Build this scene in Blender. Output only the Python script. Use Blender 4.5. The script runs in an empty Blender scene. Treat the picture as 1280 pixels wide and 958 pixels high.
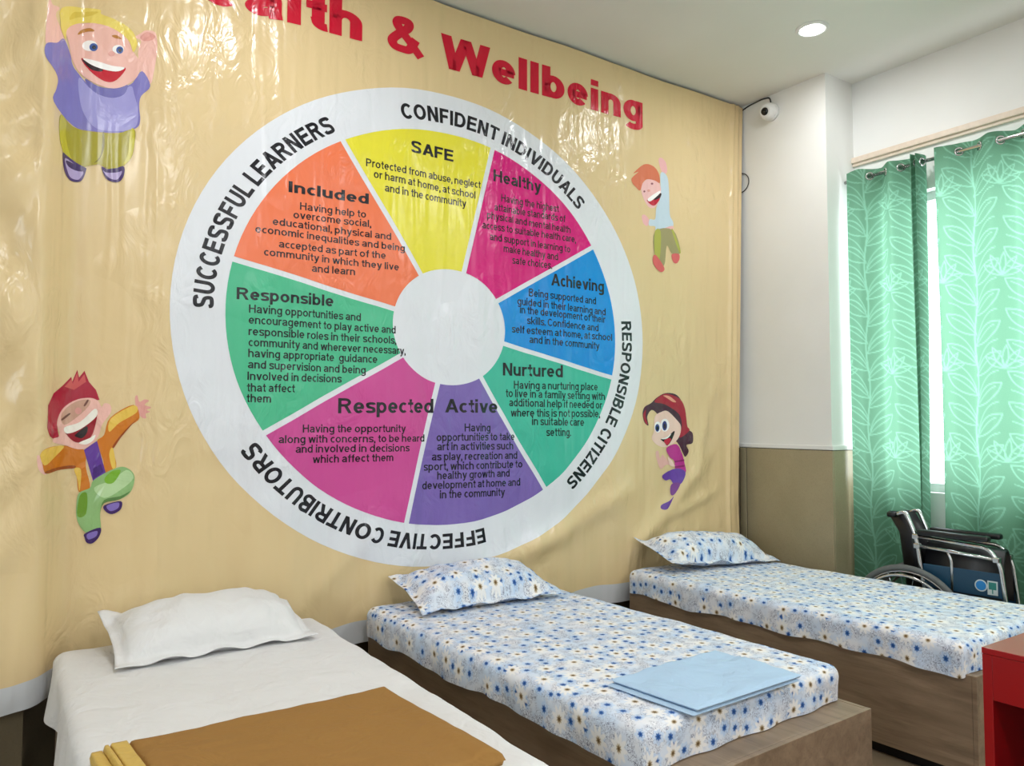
import bpy, bmesh, math, random
import numpy as np
from mathutils import Vector, Matrix, noise as mnoise
random.seed(4)
S = bpy.context.scene
COL = S.collection
PI = math.pi

# ------------------------------------------------------------------ camera, world, big lights, exposure
EYE = np.array([0.0, -3.45, 1.41])
FPX, YAW, PITCH, ROLL = 965.68, 0.5996, 0.0503, 0.0018
def cam_basis():
    s, c = math.sin(YAW), math.cos(YAW)
    r = np.array([c, -s, 0]); fw = np.array([s, c, 0]); u = np.array([0, 0, 1.0])
    f2 = fw*math.cos(PITCH)+u*math.sin(PITCH); u2 = -fw*math.sin(PITCH)+u*math.cos(PITCH)
    return r*math.cos(ROLL)+u2*math.sin(ROLL), -r*math.sin(ROLL)+u2*math.cos(ROLL), f2
R3, U3, F3 = cam_basis()
cd = bpy.data.cameras.new('camera'); cam = bpy.data.objects.new('camera', cd); COL.objects.link(cam)
cd.sensor_fit = 'HORIZONTAL'; cd.sensor_width = 36; cd.lens = FPX/1280*36; cd.clip_start = .05
M = Matrix(((R3[0], U3[0], -F3[0], EYE[0]), (R3[1], U3[1], -F3[1], EYE[1]), (R3[2], U3[2], -F3[2], EYE[2]), (0, 0, 0, 1)))
cam.matrix_world = M
S.camera = cam
W = bpy.data.worlds.new('world'); S.world = W; W.use_nodes = True
W.node_tree.nodes['Background'].inputs[0].default_value = (.86, .95, 1, 1)
W.node_tree.nodes['Background'].inputs[1].default_value = 7.8
S.view_settings.view_transform = 'Standard'; S.view_settings.look = 'None'
S.view_settings.gamma = 1; S.view_settings.use_curve_mapping = False
S.view_settings.exposure = -0.04
LAMP_W = 23.0
LAMP_COL = (.98, .99, 1.0)

# ------------------------------------------------------------------ helpers
def lin(c):
    f = lambda v: (v/12.92 if v <= .04045 else ((v+.055)/1.055)**2.4)
    return tuple(f(x/255) for x in c)+(1,)
def at(px, py, axis, val):
    """the point of a real plane (axis 0 x, 1 y, 2 z = val) that the photograph shows there"""
    d = R3*(px-640)/FPX+U3*(479-py)/FPX+F3
    return EYE+d*((val-EYE[axis])/d[axis])
class NT:
    def __init__(s, name):
        s.m = bpy.data.materials.new(name); s.m.use_nodes = True
        s.t = s.m.node_tree; s.b = s.t.nodes['Principled BSDF']; s.out = s.t.nodes['Material Output']
    def n(s, kind, **kw):
        nd = s.t.nodes.new(kind)
        for k, v in kw.items(): setattr(nd, k, v)
        return nd
    def l(s, a, b): s.t.links.new(a, b)
    def math(s, op, a, b=None, c=None):
        nd = s.n('ShaderNodeMath', operation=op)
        for i, v in enumerate((a, b, c)):
            if v is None: continue
            if isinstance(v, (int, float)): nd.inputs[i].default_value = v
            else: s.l(v, nd.inputs[i])
        return nd.outputs[0]
    def mix(s, f, a, b):
        nd = s.n('ShaderNodeMix', data_type='RGBA')
        for i, v in ((0, f), (6, a), (7, b)):
            if isinstance(v, (int, float, tuple)): nd.inputs[i].default_value = v
            else: s.l(v, nd.inputs[i])
        return nd.outputs[2]
    def ramp(s, f, lo, hi):
        nd = s.n('ShaderNodeMapRange', clamp=True); s.l(f, nd.inputs[0]); nd.inputs[1].default_value = lo; nd.inputs[2].default_value = hi
        return nd.outputs[0]
    def coord(s, kind='Object', scale=(1, 1, 1)):
        tc = s.n('ShaderNodeTexCoord'); mp = s.n('ShaderNodeMapping'); s.l(tc.outputs[kind], mp.inputs[0]); mp.inputs[3].default_value = scale
        return mp.outputs[0]
    def noise(s, vec, scale, detail=2, rough=.5, dist=0):
        nd = s.n('ShaderNodeTexNoise'); s.l(vec, nd.inputs['Vector'])
        nd.inputs['Scale'].default_value = scale; nd.inputs['Detail'].default_value = detail
        nd.inputs['Roughness'].default_value = rough; nd.inputs['Distortion'].default_value = dist
        return nd.outputs[0]
    def bump(s, h, strength, dist, prev=None):
        nd = s.n('ShaderNodeBump'); nd.inputs['Strength'].default_value = strength; nd.inputs['Distance'].default_value = dist
        s.l(h, nd.inputs['Height'])
        if prev is not None: s.l(prev, nd.inputs['Normal'])
        return nd.outputs[0]
    def set(s, color=None, rough=.5, metal=0, normal=None, spec=None):
        if color is not None:
            if isinstance(color, tuple): s.b.inputs['Base Color'].default_value = color
            else: s.l(color, s.b.inputs['Base Color'])
        s.b.inputs['Roughness'].default_value = rough; s.b.inputs['Metallic'].default_value = metal
        if spec is not None: s.b.inputs['Specular IOR Level'].default_value = spec
        if normal is not None: s.l(normal, s.b.inputs['Normal'])
        return s.m
_mc = {}
def plain(name, rgb, rough=.5, metal=0, grain=0.04, scale=30, bumpd=0.0):
    if name in _mc: return _mc[name]
    t = NT(name); v = t.coord(); nz = t.noise(v, scale, 3)
    c = lin(rgb); d = tuple(x*(1-grain*2) for x in c[:3])+(1,)
    nm = t.bump(nz, .3, bumpd) if bumpd else None
    _mc[name] = t.set(t.mix(t.ramp(nz, .3, .7), d, c), rough, metal, nm)
    return _mc[name]
def mk(name, bm, mats, parent=None, smooth=False):
    me = bpy.data.meshes.new(name)
    if isinstance(bm, tuple):
        me.from_pydata(*[list(map(tuple, bm[0])), [], [tuple(int(i) for i in f) for f in bm[1]]])
    else:
        bm.to_mesh(me); bm.free()
    for m in (mats if isinstance(mats, (list, tuple)) else [mats]): me.materials.append(m)
    if smooth:
        for p in me.polygons: p.use_smooth = True
    o = bpy.data.objects.new(name, me); COL.objects.link(o)
    if parent is not None: o.parent = parent
    return o
def tag(o, label, cat, group=None):
    o['label'] = label; o['category'] = cat
    if group: o['group'] = group
    return o
def thing(name, label, cat, loc=(0, 0, 0), rz=0, group=None):
    o = bpy.data.objects.new(name, None); COL.objects.link(o); o.location = loc; o.rotation_euler = (0, 0, rz); o.empty_display_size = .1
    return tag(o, label, cat, group)
def struct(o): o['kind'] = 'structure'; return o
def box(bm, lo, hi, bev=0.0, mi=0, seg=2):
    vs = [bm.verts.new((x, y, z)) for x in (lo[0], hi[0]) for y in (lo[1], hi[1]) for z in (lo[2], hi[2])]
    fs = [bm.faces.new([vs[i] for i in f]) for f in ((0, 1, 3, 2), (4, 6, 7, 5), (0, 4, 5, 1), (2, 3, 7, 6), (0, 2, 6, 4), (1, 5, 7, 3))]
    for f in fs: f.material_index = mi
    if bev:
        es = list({e for f in fs for e in f.edges})
        bmesh.ops.bevel(bm, geom=es, offset=bev, segments=seg, affect='EDGES', profile=.5)
def boxm(name, lo, hi, m, parent=None, bev=0.0):
    bm = bmesh.new(); box(bm, lo, hi, bev); return mk(name, bm, m, parent)
def rounded_path(pts, r, n=6):
    pts = [Vector(p) for p in pts]; out = [pts[0]]
    for a, b, c in zip(pts, pts[1:], pts[2:]):
        d1, d2 = (a-b), (c-b); k = min(r, d1.length*.45, d2.length*.45)
        p, q = b+d1.normalized()*k, b+d2.normalized()*k
        for i in range(n+1):
            t = i/n; out.append(p*(1-t)**2+b*2*t*(1-t)+q*t*t)
    return out+[pts[-1]]
def tube(bm, pts, r, seg=10, closed=False, mi=0):
    pts = [Vector(p) for p in pts]; n = len(pts); rings = []; up = None
    for i, p in enumerate(pts):
        if closed: t = pts[(i+1) % n]-pts[i-1]
        else: t = pts[min(i+1, n-1)]-pts[max(i-1, 0)]
        t.normalize()
        if up is None:
            up = Vector((0, 0, 1)) if abs(t.z) < .9 else Vector((1, 0, 0))
        s = t.cross(up).normalized(); up = s.cross(t).normalized()
        rings.append([bm.verts.new(p+(s*math.cos(a)+up*math.sin(a))*r) for a in [2*PI*k/seg for k in range(seg)]])
    for i in range(n if closed else n-1):
        A, B = rings[i], rings[(i+1) % n]
        for k in range(seg):
            bm.faces.new((A[k], A[(k+1) % seg], B[(k+1) % seg], B[k])).material_index = mi
    if not closed:
        bm.faces.new(rings[0][::-1]).material_index = mi; bm.faces.new(rings[-1]).material_index = mi
def tubem(name, pts, r, m, parent=None, seg=10, closed=False):
    bm = bmesh.new(); tube(bm, pts, r, seg, closed); bmesh.ops.recalc_face_normals(bm, faces=bm.faces[:]); return mk(name, bm, m, parent, True)
def lathe(bm, prof, seg=32, mat=Matrix.Identity(4), mi=0):
    rings = []
    for r, z in prof:
        if r < 1e-6: rings.append([bm.verts.new(mat @ Vector((0, 0, z)))])
        else: rings.append([bm.verts.new(mat @ Vector((r*math.cos(2*PI*k/seg), r*math.sin(2*PI*k/seg), z))) for k in range(seg)])
    for A, B in zip(rings, rings[1:]):
        for k in range(seg):
            a = [A[k % len(A)], A[(k+1) % len(A)], B[(k+1) % len(B)], B[k % len(B)]]
            a = [v for i, v in enumerate(a) if v not in a[:i]]
            if len(a) > 2: bm.faces.new(a).material_index = mi
def lathem(name, prof, m, parent=None, mat=Matrix.Identity(4), seg=32):
    bm = bmesh.new(); lathe(bm, prof, seg, mat); bmesh.ops.recalc_face_normals(bm, faces=bm.faces[:]); return mk(name, bm, m, parent, True)
def sstep(a, b, x):
    t = np.clip((x-a)/(b-a), 0, 1); return t*t*(3-2*t)
def nz(x, y, z=0.0): return mnoise.noise((x, y, z))

# ------------------------------------------------------------------ setting
CEIL = 3.607; XP = 4.303; YP = -.634; XW = 4.598; WALLY = .07
def wall_paint():
    t = NT('wall_paint'); v = t.coord(); a = t.noise(v, 1.3, 4); b = t.noise(v, 40, 3)
    c = t.mix(t.ramp(a, .3, .75), lin((226, 226, 222)), lin((236, 236, 234)))
    return t.set(c, .6, 0, t.bump(b, .15, .003))
def ceil_paint():
    t = NT('ceiling_paint'); v = t.coord(); a = t.noise(v, .9, 3); b = t.noise(v, 14, 4)
    return t.set(t.mix(t.ramp(a, .3, .7), lin((222, 221, 214)), lin((230, 229, 223))), .7, 0, t.bump(b, .12, .006))
def dado_tile(nm='dado_tile', c1=(168, 155, 124), c0=(150, 138, 108)):
    t = NT(nm); v = t.coord(); a = t.noise(v, 2.2, 5, .6, .4); b = t.noise(v, 160, 2)
    c = t.mix(t.ramp(a, .25, .75), lin(c0), lin(c1))
    return t.set(t.mix(t.math('MULTIPLY', t.ramp(b, .5, .7), .25), c, lin(tuple(x*.82 for x in c0))), .35)
def floor_tile():
    t = NT('floor_tile'); v = t.coord()
    br = t.n('ShaderNodeTexBrick'); t.l(v, br.inputs['Vector']); br.offset = 0
    br.inputs['Scale'].default_value = 1; br.inputs['Brick Width'].default_value = .6; br.inputs['Row Height'].default_value = .6; br.inputs['Mortar Size'].default_value = .003
    br.inputs['Color1'].default_value = lin((150, 132, 108)); br.inputs['Color2'].default_value = lin((158, 139, 114)); br.inputs['Mortar'].default_value = lin((95, 84, 70))
    return t.set(t.mix(t.math('MULTIPLY', t.noise(v, 6, 4), .3), br.outputs['Color'], lin((120, 104, 84))), .35)
WP, CP, DT = wall_paint(), ceil_paint(), dado_tile()
X0, Y0 = -2.6, -7.0
struct(boxm('floor', (X0-.2, Y0-.2, -.1), (XW+.3, WALLY+.2, 0), floor_tile()))
struct(boxm('ceiling', (X0-.2, Y0-.2, CEIL), (XW+.3, WALLY+.2, CEIL+.1), CP))
struct(boxm('wall_back', (X0-.2, WALLY, 0), (XW+.3, WALLY+.2, CEIL), WP))
LY0, LY1, LZ0, LZ1 = -4.6, -2.0, 1.1, 2.5  # opening for the added left window
bm = bmesh.new()
box(bm, (X0-.2, Y0, 0), (X0, WALLY, LZ0)); box(bm, (X0-.2, Y0, LZ1), (X0, WALLY, CEIL)); box(bm, (X0-.2, Y0, LZ0), (X0, LY0, LZ1)); box(bm, (X0-.2, LY1, LZ0), (X0, WALLY, LZ1))
struct(mk('wall_left', bm, WP))
struct(boxm('wall_front', (X0-.2, Y0-.2, 0), (XW+.3, Y0, CEIL), WP))
struct(boxm('wall_pillar', (XP, YP, 0), (XW+.3, WALLY, CEIL), WP))
struct(boxm('wall_column', (X0, -.115, 0), (.150, WALLY, CEIL), WP))
# window wall with its opening
WY1, WY0, WZ0, WZ1 = -.70, -2.95, 1.0, 2.80
bm = bmesh.new()
box(bm, (XW, Y0, 0), (XW+.22, YP, WZ0)); box(bm, (XW, Y0, WZ1), (XW+.22, YP, CEIL))
box(bm, (XW, WY1, WZ0), (XW+.22, YP, WZ1)); box(bm, (XW, Y0, WZ0), (XW+.22, WY0, WZ1))
struct(mk('wall_right', bm, WP))
# tiled dado: low on the banner wall, column and pillar
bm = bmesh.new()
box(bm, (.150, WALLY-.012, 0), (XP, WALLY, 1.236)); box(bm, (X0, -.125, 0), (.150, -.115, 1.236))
struct(mk('trim_1', bm, dado_tile('wall_tile_shaded', (104, 93, 72), (84, 75, 57))))  # deep shade under the banner is put into this darker tile colour
bm = bmesh.new()   # pillar tiles, with open joints between them
box(bm, (XP-.012, .006, 0), (XP, WALLY-.014, 1.236), .0015, 0, 1); box(bm, (XP-.012, YP-.01, 0), (XP, -.001, 1.236), .0015, 0, 1)
box(bm, (XP+.001, YP-.012, 0), (XW, YP, 1.236), .0015, 0, 1)
struct(mk('trim_2', bm, DT))
dark = plain('joint_grout', (60, 52, 40), .8)
bm = bmesh.new(); box(bm, (XP-.006, -.003, 0), (XP-.001, .008, 1.236)); box(bm, (XP-.009, YP-.009, 1.236), (XP, WALLY-.014, 1.240)); box(bm, (XP-.009, YP-.009, 1.236), (XW, YP, 1.240))
struct(mk('trim_3', bm, dark))
bm = bmesh.new()   # raised plaster band above the tiles
box(bm, (XP-.014, YP-.014, 1.240), (XP, WALLY-.014, 1.268), .004); box(bm, (XP+.0005, YP-.014, 1.240), (XW, YP, 1.268), .004)
for v in bm.verts: v.co += Vector((0, 0, .0025*nz(v.co.y*14, v.co.x*14)))
struct(mk('trim_4', bm, WP))
cream = plain('cream_paint', (226, 208, 190), .45)
bm = bmesh.new(); box(bm, (XW-.032, -3.1, 3.075), (XW, YP-.001, 3.112), .006); box(bm, (XW-.018, -3.1, 3.055), (XW, YP-.001, 3.076), .004)
struct(mk('trim_5', bm, cream))
# window frame and panes, then those of the added left window
alu = plain('white_frame', (225, 228, 226), .4)
bm = bmesh.new(); fx0, fx1 = XW+.08, XW+.13
box(bm, (fx0, WY0, WZ0), (fx1, WY0+.05, WZ1), .003); box(bm, (fx0, WY1-.05, WZ0), (fx1, WY1, WZ1), .003)
box(bm, (fx0, WY0, WZ0), (fx1, WY1, WZ0+.05), .003); box(bm, (fx0, WY0, WZ1-.05), (fx1, WY1, WZ1), .003)
for k in (1, 2): yy = WY1+(WY0-WY1)*k/3; box(bm, (fx0, yy-.025, WZ0), (fx1, yy+.025, WZ1), .003)
win = struct(mk('window_1', bm, alu))
gt = NT('window_glass'); tr = gt.n('ShaderNodeBsdfTransparent'); gl = gt.n('ShaderNodeBsdfGlossy'); gl.inputs['Roughness'].default_value = .02
mx = gt.n('ShaderNodeMixShader'); mx.inputs[0].default_value = .06; gt.l(tr.outputs[0], mx.inputs[1]); gt.l(gl.outputs[0], mx.inputs[2]); gt.l(mx.outputs[0], gt.out.inputs[0])
bm = bmesh.new(); box(bm, (fx0+.02, WY0+.03, WZ0+.03), (fx0+.025, WY1-.03, WZ1-.03)); mk('window_pane', bm, gt.m, win)
bm = bmesh.new()
for k in range(5): yy = LY0+(LY1-LY0-.05)*k/4; box(bm, (X0-.12, yy, LZ0), (X0-.07, yy+.05, LZ1), .003)
box(bm, (X0-.12, LY0, LZ0), (X0-.07, LY1, LZ0+.05), .003); box(bm, (X0-.12, LY0, LZ1-.05), (X0-.07, LY1, LZ1), .003)
w2 = struct(mk('added_window', bm, alu))  # unseen window, added so daylight fills the pillar evenly
bm = bmesh.new(); box(bm, (X0-.10, LY0+.03, LZ0+.03), (X0-.095, LY1-.03, LZ1-.03)); mk('window_pane', bm, gt.m, w2)
pl = bpy.data.lights.new('window_portal', 'AREA'); pl.shape = 'RECTANGLE'; pl.size = LZ1-LZ0; pl.size_y = LY1-LY0; pl.cycles.is_portal = True
po = bpy.data.objects.new('window_portal', pl); COL.objects.link(po); po.location = (X0-.15, (LY0+LY1)/2, (LZ0+LZ1)/2); po.rotation_euler = (0, -PI/2, 0)
pl = bpy.data.lights.new('window_portal', 'AREA'); pl.shape = 'RECTANGLE'; pl.size = WZ1-WZ0; pl.size_y = WY1-WY0; pl.cycles.is_portal = True
po = bpy.data.objects.new('window_portal', pl); COL.objects.link(po); po.location = (XW+.2, (WY0+WY1)/2, (WZ0+WZ1)/2); po.rotation_euler = (0, PI/2, 0)

# ------------------------------------------------------------------ the banner
def surf(x, z):
    x = np.asarray(x, float); z = np.asarray(z, float)
    low = np.clip((2.6-z)/2.2, 0, 1)
    y = 0*x
    y = y-.150*(1-sstep(.14, .29, x))                                # drawn forward over the column
    y = y-.020*np.exp(-((x-.185-.01*np.sin(z*2))/.036)**2)            # the hard ridge at its corner
    m = 1-sstep(.10, .2, x)                                           # puckers left of the ridge
    y = y-m*(.016+.013*np.sin(z*8+x*16+1.8*np.sin(z*3.1))+.008*np.sin(z*19-x*30+2*np.sin(z*5)))
    far = sstep(.27, .40, x)
    y = y-far*(.004+.010*low)*np.sin(2*PI*x/.52+.6*np.sin(z*1.4)+.4)*(1-sstep(1.6, 2.4, x)*.55)
    y = y-far*.0035*np.sin(2*PI*x/.19+.5*np.sin(z*2.0))*low
    for (x1, z1, x2, z2, w, a) in ((2.35, .66, 3.25, 1.02, .07, .020), (3.20, .60, 3.95, 1.22, .06, .022), (3.45, .80, 4.05, .98, .04, .014),
                                   (2.05, .62, 2.75, .80, .06, .014), (3.75, 1.05, 4.02, 1.75, .05, .012), (3.3, .62, 3.42, 1.0, .04, .010), (1.15, .52, 1.62, .95, .06, .010)):
        dx, dz = x2-x1, z2-z1; L = math.hypot(dx, dz)
        s = ((x-x1)*dx+(z-z1)*dz)/L; d = (-(x-x1)*dz+(z-z1)*dx)/L
        y = y-a*np.exp(-(d/w)**2)*sstep(-.1, .2, s)*(1-sstep(L-.2, L+.1, s))
    y = y-.020*sstep(.95, .45, z)*(.5+.5*np.sin(x*3.3+.6))*sstep(.3, .5, x)
    rp = (x-3.9)                                                       # narrow pleats by the right edge
    y = y-sstep(3.95, 4.1, x)*(.014*np.exp(-((x-4.17-.02*(z-2)/1.5)/.016)**2)+.010*np.exp(-((x-4.235)/.014)**2)*sstep(1.2, 2.2, z))
    y = y-.006*sstep(3.40, 3.55, z)*np.sin(x*5)
    return y
def vinyl(name, rgb):
    t = NT('vinyl_'+name); v = t.coord('Object', (1, 1, 1)); vs = t.coord('Object', (9, 9, 1.6))
    a = t.noise(t.coord('Object', (12, 12, 1.3)), 1.2, 1, .5, .3); b = t.noise(t.coord('Object', (1, 1, .6)), 9, 3, .5, 1.4)
    c = t.noise(v, 26, 2, .5, .8); msk = t.ramp(t.noise(v, 1.9, 2), .44, .58)
    n1 = t.bump(a, .5, .022)
    n2 = t.bump(t.math('MULTIPLY', b, t.math('ADD', t.math('MULTIPLY', msk, .9), .08)), .6, .024, n1)
    n3 = t.bump(t.math('MULTIPLY', c, msk), .2, .003, n2)
    m = t.set(lin(rgb), .23, 0, n3, .5)
    return m
GX, GZ = .01, .01
ZB, ZH, ZT, XL, XR = .345, .455, 3.592, -.9, 4.29
def xr_scale(x, z):
    xr = 4.195+(z-.73)*.034
    return np.where(x > 3.9, 3.9+(x-3.9)*(xr-3.9)/(XR-3.9), x)
def hem_shift(x): return .018*np.sin(x*4.1+.5)+.012*np.sin(x*9.3)
def sheet_grid(z0, z1, dz_lo, off=0.0):
    xs = np.arange(round(XL/GX), round(XR/GX)+1)*GX; n = max(2, int(round((z1-z0)/GZ)))
    zs = z0+(z1-z0)*np.arange(n+1)/n
    X, Z = np.meshgrid(xs, zs)
    f = np.clip((ZH+.25-Z)/.25, 0, 1.4); Z = Z+hem_shift(X)*f
    Y = surf(X, Z)-off
    V = np.stack([xr_scale(X, Z), Y, Z], -1).reshape(-1, 3); nx = len(xs)
    F = [(j*nx+i, j*nx+i+1, (j+1)*nx+i+1, (j+1)*nx+i) for j in range(n) for i in range(nx-1)]
    return V, F
TAN = (224, 199, 152)
banner = mk('banner', sheet_grid(ZH, ZT, 0), vinyl('tan', TAN), None, True)
tag(banner, 'large glossy tan vinyl banner with a round printed chart hanging on the wall', 'banner')
mk('hem', sheet_grid(ZB, ZH, 0), vinyl('hem', (205, 208, 212)), banner, True)['label'] = 'unprinted pale grey hem'

def flat_fill(polys):
    """polys: outlines [(x,z)...]; returns bmesh in the x/z plane"""
    bm = bmesh.new()
    for P, mi in polys:
        vs = [bm.verts.new((p[0], 0, p[1])) for p in P]
        es = [bm.edges.new((vs[i], vs[(i+1) % len(vs)])) for i in range(len(vs))]
        g = bmesh.ops.triangle_fill(bm, use_beauty=True, use_dissolve=False, edges=es, normal=(0, -1, 0))
        for f in g['geom']:
            if isinstance(f, bmesh.types.BMFace): f.material_index = mi
    return bm
def press(bm, layer, step=4):
    """cut along the banner's own grid and lay it on the banner"""
    xs = [v.co.x for v in bm.verts]; zs = [v.co.z for v in bm.verts]
    for ax, lo, hi, g in ((0, min(xs), max(xs), GX*step), (2, min(zs), max(zs), GZ*step)):
        no = (1, 0, 0) if ax == 0 else (0, 0, 1)
        for k in range(math.ceil(lo/g), math.floor(hi/g)+1):
            co = [0, 0, 0]; co[ax] = k*g
            bmesh.ops.bisect_plane(bm, geom=bm.verts[:]+bm.edges[:]+bm.faces[:], dist=1e-6, plane_co=co, plane_no=no)
    for v in bm.verts: v.co.y = float(surf(v.co.x, v.co.z))-.0008*layer
    bmesh.ops.recalc_face_normals(bm, faces=bm.faces[:])
    fl = [f for f in bm.faces if f.normal.y > 0]
    bmesh.ops.reverse_faces(bm, faces=fl)
    return bm
# --- the wheel
CX, CZ, ASP, RS, A0 = 1.9776, 1.41+.4876, 1.112, 1.0104, 2.1332
RO, RH = 1.215, .300
def wheel(r, a): return (CX+ASP*r*math.cos(a), CZ+r*math.sin(a))
disc = mk('wheel_disc', press(flat_fill([([wheel(RO, 2*PI*k/120) for k in range(120)], 0)]), 1, 2), vinyl('white', (226, 229, 236)), banner, True)
def sector(k):
    a1 = A0-k*PI/4; a0 = a1-PI/4; g = .0125; P = []
    d = math.asin(g/RS)
    P += [wheel(RS, a0+d+(a1-a0-2*d)*i/16) for i in range(17)]
    d = math.asin(g/RH)
    P += [wheel(RH, a1-d-(a1-a0-2*d)*i/10) for i in range(11)]
    return P
# --- lettering: a plain bold grotesque drawn with a broad pen, cap height 1
def arc(cx, cy, rx, ry, a0, a1, n=14): return [(cx+rx*math.cos(math.radians(a0+(a1-a0)*k/n)), cy+ry*math.sin(math.radians(a0+(a1-a0)*k/n))) for k in range(n+1)]
def spl(P, n=6):
    P = [P[0]]+list(P)+[P[-1]]; P = [np.array(p, float) for p in P]; out = []
    for p0, p1, p2, p3 in zip(P, P[1:], P[2:], P[3:]):
        for k in range(n):
            t = k/n; out.append(tuple(.5*((2*p1)+(-p0+p2)*t+(2*p0-5*p1+4*p2-p3)*t*t+(-p0+3*p1-3*p2+p3)*t**3)))
    return out+[tuple(P[-1])]
def glyph(c, wx, wy):
    """(strokes, slanted bars, width): strokes are centre lines for the pen, bars are cut level at both ends"""
    a, b, X = wx/2, wy/2, .735; S_, D = [], []; d = wx*1.08
    V = lambda x, y0, y1: S_.append([(x, y0), (x, y1)])
    Hh = lambda y, x0, x1: S_.append([(x0, y), (x1, y)])
    def ring(w, y0, y1): S_.append(arc(w/2, (y0+y1)/2, w/2-a, (y1-y0)/2-b, 0, 360, 28))
    def arch(x0, w):
        S_.append(arc(x0+w/2, X-b-.20, w/2-a, .20, 180, 0)+[(x0+w-a, 0)])
    def ess(w, h):
        S_.append(spl([(w-a*.9, h*.76), (w*.80, h-b*1.25), (w*.5, h-b), (w*.20, h-b*1.4), (a, h*.74), (w*.24, h*.575), (w*.5, h*.505), (w*.76, h*.43), (w-a, h*.265), (w*.80, b*1.4), (w*.5, b), (w*.2, b*1.25), (a*.9, h*.24)]))
    if c == 'A': w = .98; D += [((d/2, 0), (w/2, 1)), ((w-d/2, 0), (w/2, 1))]; Hh(.30, .24, w-.24)
    elif c == 'B': w = .86; V(a, 0, 1); S_.append([(a, 1-b)]+arc(w*.52, (1+.53)/2-.0, w*.44-a, (1-.53)/2-b*.5, 90, -90)+[(a, .53)]); S_.append([(a, .53)]+arc(w*.54, .265+.0, w*.46-a, .265-b*.5, 90, -90)+[(a, b)])
    elif c == 'C': w = .94; S_.append(arc(w/2, .5, w/2-a, .5-b, 42, 318, 26))
    elif c == 'D': w = .92; V(a, 0, 1); S_.append([(a, 1-b)]+arc(w*.46, .5, w*.54-a, .5-b, 90, -90)+[(a, b)])
    elif c == 'E': w = .80; V(a, 0, 1); Hh(b, 0, w); Hh(.52, 0, w*.93); Hh(1-b, 0, w*.98)
    elif c == 'F': w = .74; V(a, 0, 1); Hh(.49, 0, w*.90); Hh(1-b, 0, w)
    elif c == 'H': w = .88; V(a, 0, 1); V(w-a, 0, 1); Hh(.53, a, w-a)
    elif c == 'I': w = wx; V(a, 0, 1)
    elif c == 'L': w = .74; V(a, 0, 1); Hh(b, 0, w)
    elif c == 'N': w = .88; V(a, 0, 1); V(w-a, 0, 1); D.append(((w-d/2, 0), (d/2, 1)))
    elif c == 'O': w = 1.0; ring(w, 0, 1)
    elif c == 'P': w = .82; V(a, 0, 1); S_.append([(a, 1-b)]+arc(w*.5, .70, w*.5-a, .30-b, 90, -90)+[(a, .40+b)])
    elif c == 'R': w = .92; V(a, 0, 1); S_.append([(a, 1-b)]+arc(w*.5, .72, w*.44-a, .28-b, 90, -90)+[(a, .44+b)]); D.append(((w-d/2, 0), (w*.56, .48)))
    elif c == 'S': w = .84; ess(w, 1)
    elif c == 'T': w = .84; V(w/2, 0, 1); Hh(1-b, 0, w)
    elif c == 'U': w = .88; S_.append([(a, 1)]+arc(w/2, .40, w/2-a, .40-b, 180, 360)+[(w-a, 1)])
    elif c == 'V': w = .96; D += [((w/2, 0), (d/2, 1)), ((w/2, 0), (w-d/2, 1))]
    elif c == 'W': w = 1.36; D += [((w*.27, 0), (d/2, 1)), ((w*.27, 0), (w/2, 1)), ((w*.73, 0), (w/2, 1)), ((w*.73, 0), (w-d/2, 1))]
    elif c == 'Z': w = .82; Hh(1-b, .03, w-.02); Hh(b, 0, w); D.append(((d*.6, b), (w-d*.6, 1-b)))
    elif c == 'a':
        w = .68; S_.append(arc(w*.5, X-b-.17, w*.5-a, .17, 160, 0)+[(w-a, .16), (w-a*.8, 0)]); S_.append([(w-a, .45-b*.6), (w*.5, .415-b*.4)]+arc(w*.40, .215, w*.40-a, .215-b*1.1, 100, 285)+[(w-a, .19)])
    elif c in 'bdpqg':
        w = .72; ring(w, 0, X)
        if c == 'b': V(a, 0, 1)
        if c == 'd': V(w-a, 0, 1)
        if c == 'p': V(a, -.28, X)
        if c == 'q': V(w-a, -.28, X)
        if c == 'g': S_.append([(w-a, X), (w-a, -.06)]+arc(w/2, -.08, w/2-a, .21-b, 0, -155))
    elif c == 'c': w = .68; S_.append(arc(w/2, X/2, w/2-a, X/2-b, 48, 312, 22))
    elif c == 'e': w = .70; S_.append(arc(w/2, X/2, w/2-a, X/2-b, 0, 318, 24)); Hh(X/2-.005, a*.8, w-a*.3)
    elif c == 'f': w = .44; S_.append([(.13+a, 0), (.13+a, .78)]+arc(.13+a+.15, .80, .15, .20-b, 180, 80, 8)); Hh(X-b, 0, w)
    elif c == 'h': w = .70; V(a, 0, 1); arch(0, w)
    elif c == 'i': w = wx; V(a, 0, X); V(a, max(1-wy*1.2, X+.09), 1.02)
    elif c == 'k': w = .72; V(a, 0, 1); D += [((w-d/2, 0), (.20+a, .42)), ((.12+a, .28), (w-d/2, X))]
    elif c == 'l': w = wx; V(a, 0, 1)
    elif c == 'm': w = 1.08; V(a, 0, X); arch(0, w/2+a); arch(w/2-a, w/2+a)
    elif c == 'n': w = .70; V(a, 0, X); arch(0, w)
    elif c == 'o': w = .74; ring(w, 0, X)
    elif c == 'r': w = .46; V(a, 0, X); S_.append(arc(a+.26, X-b-.20, .26, .20, 180, 72, 8))
    elif c == 's': w = .64; ess(w, X)
    elif c == 't': w = .42; S_.append([(.11+a, .95), (.11+a, .20)]+arc(.11+a+.15, .20, .15, .20-b, 180, 285, 8)); Hh(X-b, 0, w)
    elif c == 'u': w = .70; V(w-a, 0, X); S_.append([(a, X)]+arc(w/2, .20+b, w/2-a, .20, 180, 360))
    elif c in 'vy':
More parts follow.
